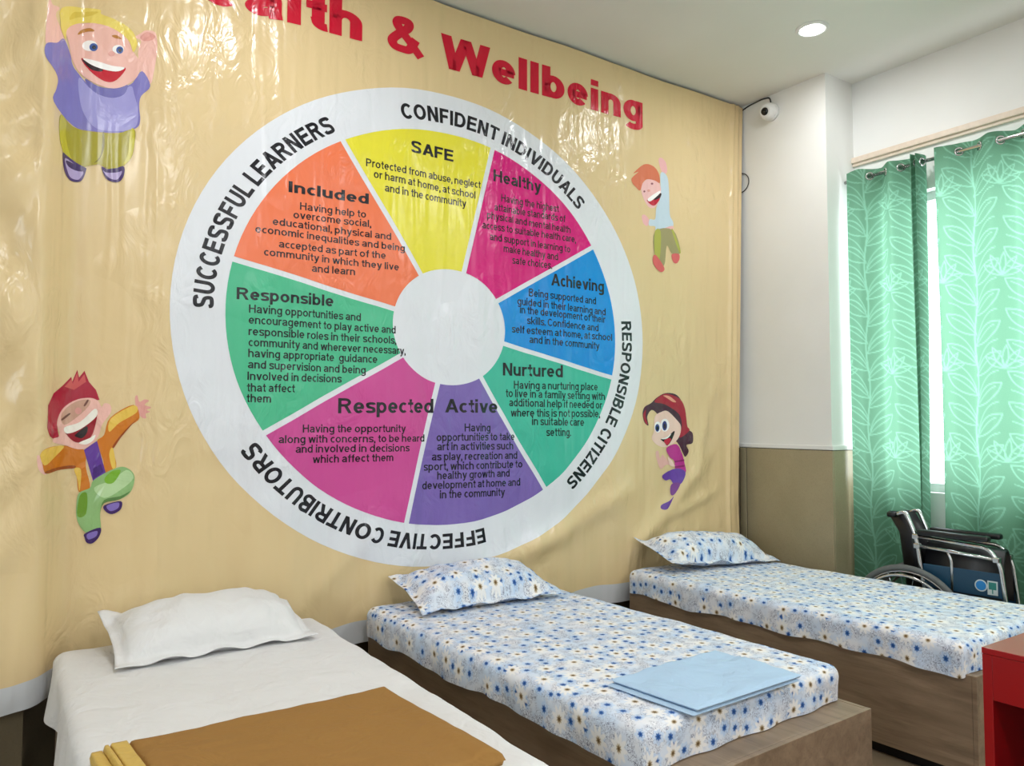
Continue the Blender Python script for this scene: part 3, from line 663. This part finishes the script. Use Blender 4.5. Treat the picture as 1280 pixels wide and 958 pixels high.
LAM, FLO, WHT = laminate(), floral(), linen('white_cotton', (224, 223, 223))
BLK = plain('plinth_black', (22, 20, 19), .7)
def soft_box(name, lo, hi, r, m, parent, seed, drape=None, hem=.012, n=(60, 110, 12)):
    """a mattress in its fitted sheet: rounded box with tucked, uneven lower hem; UV unfolded in metres"""
    lo, hi = np.array(lo, float), np.array(hi, float); c = (lo+hi)/2; h = (hi-lo)/2
    bm = bmesh.new(); uvl = bm.loops.layers.uv.new('UVMap')
    def face(axis, sgn):
        a, b = [(1, 2), (0, 2), (0, 1)][axis]; na, nb = n[a], n[b]; g = {}
        for i in range(na+1):
            for j in range(nb+1):
                p = np.zeros(3); p[axis] = sgn*h[axis]; p[a] = -h[a]+2*h[a]*i/na; p[b] = -h[b]+2*h[b]*j/nb
                if axis == 2: uv = (p[0]+c[0]*3.1, p[1])
                elif axis == 0: uv = (p[0]+c[0]*3.1+sgn*(h[2]-p[2]), p[1])
                else: uv = (p[0]+c[0]*3.1, p[1]+sgn*(h[2]-p[2]))
                inn = np.clip(p, -(h-r), h-r); d = p-inn; d[2] = max(d[2], 0); inn[2] = p[2]-d[2]; L = np.linalg.norm(d*np.array([1/r]*3))
                if L > 0: p = inn+d/L
                q = p+c
                s = 1 if p[2] > 0 else 0
                N = d/np.linalg.norm(d); top = c[2]+h[2]
                k = .005*nz(q[0]*5+seed, q[1]*5, q[2]*3)+.0025*nz(q[0]*14, q[1]*14+seed, q[2]*9)
                low = float(np.clip((c[2]+h[2]*.3-q[2])/(2*h[2]), 0, 1)); dep = top-q[2]
                q = q+N*k
                q[0] += N[0]*.012*low*math.sin(q[1]*22+3*nz(q[1]*4, seed)); q[1] += N[1]*.010*low*math.sin(q[0]*26+seed)
                cor = abs(N[0]*N[1])*2*low                                  # gathered corners
                q[0] += N[0]*cor*.012*math.sin(80*(q[0]-q[1])); q[1] += N[1]*cor*.012*math.sin(80*(q[0]-q[1]))
                q[2] -= hem*low*(1-abs(N[2]))*(1.9*abs(N[0])+.1)*(1+1.3*nz(q[0]*3+seed, q[1]*3.5))
                if drape: q = drape(q, dep, float(sstep(.3, .72, -N[0])))
                g[i, j] = (bm.verts.new(q), uv)
        for i in range(na):
            for j in range(nb):
                Q = [g[i, j], g[i+1, j], g[i+1, j+1], g[i, j+1]]
                f = bm.faces.new([v for v, _ in Q])
                for lp, (_, uv) in zip(f.loops, Q): lp[uvl].uv = uv
    for ax, sg in ((2, 1), (0, -1), (0, 1), (1, -1), (1, 1)): face(ax, sg)
    bmesh.ops.remove_doubles(bm, verts=bm.verts[:], dist=.0008)
    bmesh.ops.recalc_face_normals(bm, faces=bm.faces[:])
    return mk(name, bm, m, parent, True)
BL, BH, MT = 1.88, .433, .122
def bed(x, y, deg, label, sheet, mfoot, seed, drape=None, BW=.97):
    t = thing('bed', label, 'bed', (x, y, 0), math.radians(deg))
    for xx in (0, BW-.018):
        boxm('side_panel', (xx, -BL+.018, .055), (xx+.018, -.018, BH), LAM, t, .0015)
    fm = boxm('foot_panel', (0, -BL, .055), (BW, -BL+.0175, BH), LAM, t, .0015)
    boxm('head_panel', (0, -.0175, .055), (BW, 0, BH), LAM, t, .0015)
    boxm('deck', (.0185, -BL+.0185, BH-.02), (BW-.0185, -.0185, BH-.001), LAM, t)
    boxm('plinth', (.05, -BL+.05, 0), (BW-.05, -.05, .0545), BLK, t)
    soft_box('mattress', (-.019, mfoot, BH+.003), (BW+(.012 if BW > .95 else -.012), .003, BH+MT), .042, sheet, t, seed, drape)
    return t
def drape1(q, depth, wgt):
    if depth < .03 or wgt == 0: return q
    k = (depth-.03)*wgt; yy = q[1]
    q = q.copy(); lng = .35+2.4*float(sstep(-.2, -.8, yy))
    q[2] -= k*lng
    q[0] -= wgt*(min(1, k*9)*(.012+.018*math.sin(yy*19+1.2*math.sin(yy*7))+.008*math.sin(yy*43))+k*.12*float(sstep(-.3, -.9, yy)))
    return q
bed(.255, -.085, -.8, 'low wooden box bed made with a plain white sheet, nearest the left edge', WHT, -1.80, 3.0, drape1)
bed(1.502, -.075, 2.0, 'low wooden box bed with a blue floral sheet, the middle bed', FLO, -1.775, 7.0)
bed(3.130, -.085, 1.5, 'low wooden box bed with a blue floral sheet, beside the white pillar', FLO, -1.85, 11.0, None, .935)

def pillow(name, label, L, Wd, T, loc, rot, m, seed, group=None, fl=.035):
    nx, ny = 64, 44; V = []; F = []; UV = []
    for side in (1, -1):
        for j in range(ny+1):
            for i in range(nx+1):
                u, v = -1+2*i/nx, -1+2*j/ny
                bx, by = 1-2*fl/L, 1-2*fl/Wd
                a, b = min(1, abs(u)/bx), min(1, abs(v)/by)
                th = ((1-a**2.6)*(1-b**2.4))**.55
                pin = 1-.06*(1-abs(v)**2)*0
                x = u*L/2*(1-.05*(1-v*v)*abs(u)**3); y = v*Wd/2*(1-.06*(1-u*u)*abs(v)**3)
                z = side*th*T*(.62 if side > 0 else .38)+.0015*side
                e = 1-th
                z += (.012*nz(x*9+seed, y*9)+.007*nz(x*20, y*13+seed)+.010*(a**2)*(1-a**4)*nz(y*26+seed, x*7)+.006*(b**2)*(1-b**4)*nz(x*24+seed, y*8)) * (1 if side > 0 else .6)
                z += (.03 if u < 0 else -.12)*max(0, abs(u)*abs(v)-.62)*(1 if v > 0 else .0)                         # corners lift a little at the back
                z += .010*e*math.sin(u*13+seed)*max(0, (abs(v)-.8))*3
                V.append((x, y, z)); UV.append((x+seed, y+seed*.37))
    o = (nx+1)*(ny+1)
    for s in (0, 1):
        for j in range(ny):
            for i in range(nx):
                a = s*o+j*(nx+1)+i; q = (a, a+1, a+nx+2, a+nx+1); F.append(q if s == 0 else q[::-1])
    rim = [i for i in range(nx+1)]+[j*(nx+1)+nx for j in range(1, ny+1)]+[ny*(nx+1)+i for i in range(nx-1, -1, -1)]+[j*(nx+1) for j in range(ny-1, 0, -1)]
    for a, b in zip(rim, rim[1:]+rim[:1]): F.append((a, a+o, b+o, b))
    ob = mk(name, (V, F), m, None, True)
    uvl = ob.data.uv_layers.new(name='UVMap')
    for lp in ob.data.loops: uvl.data[lp.index].uv = UV[lp.vertex_index]
    ob.location = loc; ob.rotation_euler = rot
    return tag(ob, label, 'pillow', group)
R = math.radians
pillow('pillow', 'plump white pillow lying on the white bed against the banner', .72, .40, .18, (.745, -.295, .622), (R(15), R(0), R(2)), WHT, 1.3)
pillow('pillow', 'blue floral pillow lying on the middle bed', .76, .39, .165, (1.985, -.25, .626), (R(14), R(0), R(-2)), FLO, 5.1)
pillow('pillow', 'blue floral pillow lying on the bed beside the white pillar', .86, .36, .175, (3.625, -.24, .638), (R(14), R(4), R(-5)), FLO, 8.7)

def slab(name, C, z0, z1, m, parent=None, seed=0.0, n=(50, 40), edge=.02, wob=.004, roll=0.0):
    """a folded cloth: quad C (left-back, right-back, right-front, left-front), soft rounded edges"""
    C = [np.array(c[:2], float) for c in C]; V = []; F = []; nx, ny = n
    w = (np.linalg.norm(C[1]-C[0])+np.linalg.norm(C[2]-C[3]))/2; hh = (np.linalg.norm(C[3]-C[0])+np.linalg.norm(C[2]-C[1]))/2
    def sp(k, N, ln):   # denser rows close to the edges
        t = k/N; return .5-.5*math.cos(PI*t) if N < 12 else (t+.5-.5*math.cos(PI*t))/2
    for s in (1, 0):
        for j in range(ny+1):
            for i in range(nx+1):
                u, v = sp(i, nx, w), sp(j, ny, hh)
                p = (C[0]*(1-u)+C[1]*u)*(1-v)+(C[3]*(1-u)+C[2]*u)*v
                d = min(u*w, (1-u)*w, v*hh, (1-v)*hh)
                k = math.sqrt(max(0, 1-(1-min(1, d/edge))**2))
                mid = (z0+z1)/2; z = mid+(z1-mid)*k if s else mid-(mid-z0)*k
                if s:
                    z += wob*nz(p[0]*6+seed, p[1]*6)*k+wob*.5*nz(p[0]*17, p[1]*17+seed)*k
                    if roll: z += roll*math.exp(-(((1-u)*w-.045)/.035)**2)*k*sstep(.3, 1, v)
                V.append((p[0], p[1], z))
    o = (nx+1)*(ny+1)
    for s in (0, 1):
        for j in range(ny):
            for i in range(nx):
                a = s*o+j*(nx+1)+i; q = (a, a+nx+1, a+nx+2, a+1); F.append(q if s == 0 else q[::-1])
    rim = [i for i in range(nx+1)]+[j*(nx+1)+nx for j in range(1, ny+1)]+[ny*(nx+1)+i for i in range(nx-1, -1, -1)]+[j*(nx+1) for j in range(ny-1, 0, -1)]
    for a, b in zip(rim, rim[1:]+rim[:1]): F.append((a, b, b+o, a+o))
    return mk(name, (V, F), m, parent, True)
TOP = BH+MT
brown = linen('brown_wool', (154, 114, 62), .95); satin = linen('gold_satin', (206, 172, 92), .45)
bl = thing('blanket', 'folded brown wool blanket with gold satin edge on the white bed', 'blanket')
zt = TOP+.042
P = lambda x, y, z: at(x, y, 2, z)
a, b, c = P(160, 924, zt), P(482, 856, zt), P(624, 940, zt)
d = np.array([a[0]+.05, c[1]-.03, 0]) 
slab('wool_cloth', (a, b, c+np.array([.012, -.012, 0]), d), TOP+.004, zt, brown, bl, 2.0, (60, 50), .022, .005, .016)
for x0, x1 in ((136.5, 159.6), (128.7, 136.2), (112, 128.4)):
    q0, q1 = P(x0, 924+(160-x0)*.22, zt-.004), P(x1, 924+(160-x1)*.22, zt-.004)
    dr = (0 if x0 > 115 else .012)
    slab('satin_binding', (q0, q1, (q1[0]+.05, d[1]), (q0[0]+.05, d[1])), TOP+.004-dr, zt-.003-dr, satin, bl, x0, (10, 40), .0035, .003)
pale = linen('pale_blue_cotton', (176, 203, 228))
cl = thing('folded_sheet', 'neatly folded pale blue sheet lying on the foot of the middle bed', 'folded sheet')
q = [P(764, 849, TOP+.028), P(894, 813, TOP+.028), P(1003, 843, TOP+.028), P(872, 886, TOP+.028)]
sh = lambda Q, dx, dy: [np.array(p)+np.array([dx, dy, 0]) for p in Q]
slab('lower_fold', sh(q, -.012, .004), TOP+.003, TOP+.0145, pale, cl, 4.0, (40, 34), .008, .001)
slab('upper_fold', q, TOP+.0165, TOP+.032, pale, cl, 9.0, (40, 34), .009, .011)

# ------------------------------------------------------------------ curtains
CW, CH = .36, .50
RES = .0025; TW, TH = int(CW/RES), int(CH/RES); TILE = np.zeros((TH, TW))
def stroke(pts, w):
    pts = np.array(pts, float)
    for p, q_ in zip(pts, pts[1:]):
        L = np.hypot(*(q_-p)); m = max(2, int(L/.0012))
        for t in np.linspace(0, 1, m): 
            x, y = p+(q_-p)*t
            i0, j0 = int(round(x/RES)), int(round(y/RES))
            for dj in range(-3, 4):
                for di in range(-3, 4):
                    d_ = math.hypot((i0+di)*RES-x, (j0+dj)*RES-y)
                    val = min(1, max(0, (w/2-d_)/RES+.5)); I, J = (i0+di) % TW, (j0+dj) % TH
                    if val > TILE[J, I]: TILE[J, I] = val
def bez(a_, b_, c_, n=14): return [np.array(a_)*(1-t)**2+np.array(b_)*2*t*(1-t)+np.array(c_)*t*t for t in np.linspace(0, 1, n)]
stroke([(.18+.010*math.sin(2*PI*k/24), CH*k/24) for k in range(25)], .009)
for k in range(3):
    for sg in (1, -1):
        v = k*CH/3+(.06 if sg < 0 else 0); tip = (.18+sg*.165, v+.125)
        stroke(bez((.18, v), (.18+sg*.03, v+.125), tip), .0065); stroke(bez((.18, v), (.18+sg*.14, v+.015), tip), .0065)
        stroke(bez((.18+sg*.012, v+.016), (.18+sg*.06, v+.07), (.18+sg*.135, v+.105)), .005)
        stroke(bez((.18+sg*.004, v+.03), (.18+sg*.035, v+.155), (.18+sg*.15, v+.19)), .005)
for an in (20, 52, 84, 116, 148):
    for r0 in (.125,):
        ca, sa = math.cos(math.radians(an)), math.sin(math.radians(an)); fx, fy = 0.0, .20
        tip = (fx+ca*r0, fy+sa*r0); nx_, ny_ = -sa*.030, ca*.030
        stroke(bez((fx, fy), (fx+ca*r0*.5+nx_, fy+sa*r0*.5+ny_), tip), .006); stroke(bez((fx, fy), (fx+ca*r0*.5-nx_, fy+sa*r0*.5-ny_), tip), .006)
def tile(u, v):
    x = (u/RES) % TW; y = (v/RES) % TH; i = np.floor(x).astype(int); j = np.floor(y).astype(int); fx, fy = x-i, y-j
    g = lambda I, J: TILE[J % TH, I % TW]
    return (g(i, j)*(1-fx)+g(i+1, j)*fx)*(1-fy)+(g(i, j+1)*(1-fx)+g(i+1, j+1)*fx)*fy
def curtain_mat():
    t = NT('leaf_curtain'); at_ = t.n('ShaderNodeAttribute'); at_.attribute_name = 'leaf'
    v = t.coord('Object', (1, 60, 60)); w = t.noise(v, 4, 2)
    ground = t.mix(w, lin((98, 146, 120)), lin((112, 158, 130)))
    c = t.mix(at_.outputs['Fac'], ground, lin((138, 190, 164)))
    df = t.n('ShaderNodeBsdfDiffuse'); tl = t.n('ShaderNodeBsdfTranslucent'); m = t.n('ShaderNodeMixShader'); m.inputs[0].default_value = .55
    t.l(c, df.inputs[0]); t.l(t.mix(.18, c, (.22, .30, .22, 1)), tl.inputs[0]); t.l(df.outputs[0], m.inputs[1]); t.l(tl.outputs[0], m.inputs[2]); t.l(m.outputs[0], t.out.inputs[0])
    return t.m
CM = curtain_mat(); chrome = plain('chrome', (205, 205, 205), .18, 1, .01)
XC, ZR = 4.49, 2.935
rod = tubem('curtain_rod', [(XC, YP-.005, ZR), (XC, -3.05, ZR)], .011, chrome, None, 14); tag(rod, 'chrome curtain rod running above the window', 'curtain rod')
for yy in (YP-.03,):
    bm = bmesh.new(); tube(bm, [(XC, yy, ZR), (XC+.02, yy, ZR-.01), (XW-.001, yy, ZR-.02)], .007); lathe(bm, [(0, 0), (.022, 0), (.022, -.008), (0, -.008)], 16, Matrix.Translation((XW-.0005, yy, ZR-.02)) @ Matrix.Rotation(PI/2, 4, 'Y'))
    mk('bracket', bm, chrome, rod, True)
def curtain(name, label, knots, ztop, zbot, u0, seed):
    """knots: list of (y, x offset) of the S folds along the rod"""
    ys = np.array([k[0] for k in knots]); xs = np.array([k[1] for k in knots])
    # dense smooth path through the knots
    T = np.linspace(0, len(ys)-1, 3000); i = np.minimum(T.astype(int), len(ys)-2); f = T-i; f = f*f*(3-2*f)*.5+f*.5
    py = ys[i]+(ys[i+1]-ys[i])*f; px = xs[i]+(xs[i+1]-xs[i])*(.5-.5*np.cos(PI*(T-i)))
    s = np.concatenate([[0], np.cumsum(np.hypot(np.diff(py), np.diff(px)))]); n = int(s[-1]/.005)
    ss = np.linspace(0, s[-1], n+1); Y = np.interp(ss, s, py); Xo = np.interp(ss, s, px)
    m = int((ztop-zbot)/.0065); Z = ztop+(zbot-ztop)*np.arange(m+1)/m
    V = np.zeros((m+1, n+1, 3))
    for j, z in enumerate(Z):
        k = (ztop-z)/(ztop-zbot); amp = 1-.25*k+.15*math.sin(k*5+seed)
        dy = .018*k*np.sin(ss*7+seed+k*2)+.010*k*np.sin(ss*15-k*3)
        dx = .014*k*np.sin(ss*9+seed*2+k*2.5)
        zz = z+(.004*np.sin(Y*40) if j == 0 else 0)
        V[j, :, 0] = XC+Xo*amp+dx; V[j, :, 1] = Y+dy; V[j, :, 2] = zz
    F = [(j*(n+1)+i_, j*(n+1)+i_+1, (j+1)*(n+1)+i_+1, (j+1)*(n+1)+i_) for j in range(m) for i_ in range(n)]
    o = mk(name, (V.reshape(-1, 3), F), CM, None, True)
    U, ZZ = np.meshgrid(ss+u0, Z)
    val = tile(U, ZZ+0*U).reshape(-1)
    A = o.data.attributes.new('leaf', 'FLOAT', 'POINT'); A.data.foreach_set('value', val.astype(np.float32))
    tag(o, label, 'curtain', 'green leaf curtains')
    # eyelets where the cloth crosses the rod
    for q in range(len(Xo)-1):
        if Xo[q]*Xo[q+1] < 0 and .02 < ss[q] < ss[-1]-.01:
            tn = Vector((Xo[q+1]-Xo[q], Y[q+1]-Y[q], 0)).normalized(); nrm = Vector((tn.y, -tn.x, 0))
            bm = bmesh.new(); cc = Vector((XC, Y[q], ZR))
            tube(bm, [cc+(tn*math.cos(2*PI*k/24)+Vector((0, 0, 1))*math.sin(2*PI*k/24))*.021 for k in range(24)], .005, 8, True)
            bmesh.ops.recalc_face_normals(bm, faces=bm.faces[:]); mk('eyelet', bm, chrome, o, True)
    return o
A1 = .036
curtain('curtain', 'left green leaf-patterned curtain hanging beside the white pillar',
        [(-.672, -.030), (-.70, -A1), (-.755, -A1), (-.86, A1), (-.955, -A1), (-1.055, A1), (-1.085, -.045), (-1.10, .03), (-1.118, -.05), (-1.135, .02), (-1.125, .05)], 2.983, .09, .06, 1.0)
curtain('curtain', 'right green leaf-patterned curtain hanging behind the wheelchair',
        [(-1.205, -.012), (-1.215, -A1), (-1.285, -A1), (-1.39, A1), (-1.50, -A1), (-1.61, A1), (-1.72, -A1), (-1.83, A1), (-1.94, -A1), (-2.05, A1), (-2.16, -A1), (-2.27, A1), (-2.38, -A1), (-2.49, A1), (-2.6, -A1)], 2.983, .09, .31, 4.0)

# ------------------------------------------------------------------ wheelchair
wc = thing('wheelchair', 'folded chrome wheelchair with black seat parked before the green curtain', 'wheelchair', (4.19, -1.165, 0), R(3))
vin = plain('black_vinyl', (20, 20, 24), .4); rub = plain('grey_rubber', (96, 100, 98), .7); blue = plain('navy_panel', (18, 62, 88), .4); arm = plain('black_pad', (14, 14, 16), .35)
# local axes: -y forward, x 0 is the near side, DX the far side
DX = .15
def rim_pts(x, y, z, r, n=48): return [(x, y+r*math.cos(2*PI*k/n), z+r*math.sin(2*PI*k/n)) for k in range(n)]
for x, s in ((-.045, -1), (DX+.045, 1)):
    w = tubem('wheel', rim_pts(x, .0, .325, .300), .0165, rub, wc, 10, True); w['label'] = 'large rear wheel with grey tyre'
    tubem('rim', rim_pts(x, .0, .325, .280), .007, chrome, w, 8, True)
    tubem('pushrim', rim_pts(x+s*.032, .0, .325, .262), .0085, chrome, w, 10, True)
    bm = bmesh.new()
    for k in range(24):
        a_ = 2*PI*k/24; tube(bm, [(x+(.012 if k % 2 else -.012), .02*math.cos(a_), .325+.02*math.sin(a_)), (x, .279*math.cos(a_+.15), .325+.279*math.sin(a_+.15))], .0013, 5)
    mk('spokes', bm, chrome, w)
    lathem('hub', [(0, -.02), (.024, -.02), (.024, .02), (0, .02)], chrome, w, Matrix.Translation((x, 0, .325)) @ Matrix.Rotation(PI/2, 4, 'Y'), 16)
    cw = tubem('caster', rim_pts(x*.4+DX*.3*(s > 0), -.42, .09, .072, 24), .016, rub, wc, 8, True)
    lathem('hub', [(0, -.014), (.058, -.014), (.058, .014), (0, .014)], chrome, cw, Matrix.Translation((x*.4+DX*.3*(s > 0), -.42, .09)) @ Matrix.Rotation(PI/2, 4, 'Y'), 20)
for x, s in ((0, -1), (DX, 1)):
    fr = tubem('side_frame', rounded_path([(x, .075, .90), (x, .02, .925), (x, -.035, .80), (x, -.075, .50), (x, -.06, .27)], .05), .0115, chrome, wc)
    tubem('arm_rail', rounded_path([(x, -.028, .795), (x, -.395, .775), (x, -.445, .70), (x, -.475, .42), (x, -.49, .16)], .06), .011, chrome, wc)
    tubem('side_rail', [(x, -.040, .745), (x, -.425, .722)], .010, chrome, wc)
    tubem('seat_rail', [(x, -.065, .47), (x, -.46, .47)], .011, chrome, wc)
    tubem('lower_rail', [(x, -.06, .27), (x, -.48, .22)], .011, chrome, wc)
    tubem('brace', rounded_path([(x, -.195, .735), (x, -.215, .69), (x, -.215, .47)], .04), .008, chrome, wc)
    tubem('footrest_hanger', rounded_path([(x, -.48, .40), (x, -.56, .30), (x, -.60, .12)], .08), .010, chrome, wc)
    tubem('handle', [(x, .07, .902), (x, .115, .898)], .015, arm, wc)
    boxm('armrest', (x-.024, -.40, .805), (x+.024, -.045, .835), arm, wc, .011)
    boxm('side_panel', (x-.004, -.455, .455), (x+.004, -.07, .655), blue, wc, .003)['label'] = 'dark blue side panel'
    boxm('footplate', (x-.03, -.72, .10), (x+.03, -.58, .115), arm, wc, .005)
    for yy, zz in ((-.035, .795), (-.042, .745), (-.43, .722)):
        boxm('clamp', (x-.016, yy-.016, zz-.014), (x+.016, yy+.016, zz+.014), chrome, wc, .005)
bm = bmesh.new()
for zz, yy in ((0, 0),):
    n_ = 10
    for i in range(n_):
        for (y1, z1, y2, z2) in ((.035, .905, -.03, .80), (-.03, .80, -.065, .50)):
            x1, x2 = DX*i/n_, DX*(i+1)/n_; bow = lambda xx: .12*math.sin(PI*xx/DX)
            vs = [bm.verts.new((x1, y1+bow(x1), z1)), bm.verts.new((x2, y1+bow(x2), z1)), bm.verts.new((x2, y2+bow(x2), z2)), bm.verts.new((x1, y2+bow(x1), z2))]; bm.faces.new(vs)
bmesh.ops.remove_doubles(bm, verts=bm.verts[:], dist=1e-5)
bk = mk('backrest', bm, vin, wc, True); so = bk.modifiers.new('s', 'SOLIDIFY'); so.thickness = .012
bm = bmesh.new(); n_ = 12
for i in range(n_):
    x1, x2 = DX*i/n_, DX*(i+1)/n_; up = lambda xx: .47+.29*math.sin(PI*xx/DX)**.8
    bm.faces.new([bm.verts.new((x1, -.07, up(x1))), bm.verts.new((x2, -.07, up(x2))), bm.verts.new((x2, -.45, up(x2))), bm.verts.new((x1, -.45, up(x1)))])
bmesh.ops.remove_doubles(bm, verts=bm.verts[:], dist=1e-5)
st = mk('seat', bm, vin, wc, True); so = st.modifiers.new('s', 'SOLIDIFY'); so.thickness = .012
tubem('cross_brace', [(0, -.26, .24), (DX, -.26, .46)], .010, chrome, wc); tubem('cross_brace', [(0, -.285, .46), (DX, -.285, .24)], .010, chrome, wc)
# stickers on the near side panel
stw = plain('sticker_white', (196, 206, 206), .4); stb = plain('sticker_blue', (34, 128, 196), .4); stg = plain('sticker_green', (46, 128, 120), .4)
bm = bmesh.new(); Mx = Matrix.Translation((-.0045, -.355, .585)) @ Matrix.Rotation(-PI/2, 4, 'Y')
lathe(bm, [(0, .0006), (.030, .0006), (.030, 0)], 28, Mx, 0); lathe(bm, [(0, .0012), (.024, .0012), (.024, .0006)], 28, Mx, 1)
mk('round_sticker', bm, [stw, stb], wc)['label'] = 'round blue sticker with white rim'
bm = bmesh.new(); box(bm, (-.0055, -.432, .545), (-.0045, -.385, .615), 0, 0); box(bm, (-.0062, -.426, .572), (-.0055, -.391, .608), 0, 1)
box(bm, (-.0062, -.411, .552), (-.0055, -.406, .572), 0, 1)
mk('square_sticker', bm, [stw, stg], wc)['label'] = 'pale rectangular sticker with a green tree mark'

# ------------------------------------------------------------------ red cabinet in the foreground
redm = NT('red_laminate'); redm.set(lin((146, 8, 16)), .28, 0, None, .5); redm = redm.m
ct = P(1226.5, 809, .75); cab = thing('cabinet', 'red open-fronted cabinet at the right edge in front of the last bed', 'cabinet', (float(ct[0]), float(ct[1]), 0))
cw_, cl_ = .55, .80; op = at(1241, 876, 0, ct[0]); zap = float(op[2]); ysd = float(ct[1]-op[1])
boxm('top_panel', (0, -cl_, .732), (cw_, 0, .75), redm, cab, .002)
boxm('apron', (.001, -cl_+.036, zap), (.019, -ysd-.0005, .7315), redm, cab, .0015)
boxm('side_panel', (.001, -ysd, 0), (cw_, -.001, .7315), redm, cab, .0015); boxm('side_panel', (.001, -cl_+.001, 0), (cw_, -cl_+.035, .7315), redm, cab, .0015)
boxm('back_panel', (cw_-.018, -cl_+.0355, .02), (cw_-.001, -ysd-.0005, .731), BLK, cab); boxm('shelf', (.02, -cl_+.0355, .05), (cw_-.019, -ysd-.0005, .068), BLK, cab)

# ------------------------------------------------------------------ security camera and wires
white = plain('white_plastic', (232, 232, 230), .35); lens = plain('lens_black', (14, 14, 16), .15)
sc = thing('security_camera', 'white dome security camera high on the pillar by the ceiling', 'security camera', (XP, -.235, 3.485))
ax = Vector((-1, -.12, -.25)).normalized(); rot = ax.to_track_quat('Z', 'Y').to_matrix().to_4x4(); rw = Vector((-1, 0, 0)).to_track_quat('Z', 'Y').to_matrix().to_4x4()
lathem('base', [(0, 0), (.060, 0), (.060, .018), (.052, .026), (0, .026)], white, sc, rw)
Tn = Matrix.Translation(Vector((-.032, 0, 0))) @ rot @ Matrix.Scale(1.12, 4)
lathem('dome', [(.050, -.01), (.052, .006), (.047, .026), (.036, .042), (.024, .049), (.023, .045), (0, .045)], white, sc, Tn)
lathem('lens', [(.0225, .0455), (.021, .051), (.012, .054), (0, .055)], lens, sc, Tn, 24)
wire = plain('black_wire', (36, 34, 34), .5)
tag(tubem('cable', rounded_path([(XP-.004, .02, 3.575), (XP-.005, -.05, 3.592), (XP-.006, -.16, 3.600), (XP-.005, -.225, 3.592), (XP-.006, -.235, 3.545)], .02), .0045, wire), 'black camera cable along the ceiling corner', 'cable')
tag(tubem('wire_loop', [(XP-.006, .03+.0-.075*math.sin(PI*k/16), 3.07+.068*math.cos(PI*k/16)) for k in range(17)], .003, wire), 'thin dark wire loop poking out behind the banner edge', 'wire')
bm = bmesh.new(); box(bm, (XP-.022, .012, 3.47), (XP-.0005, .04, 3.535), .006); tag(mk('connector', bm, white, None), 'small white cable connector in the corner below the ceiling', 'connector')
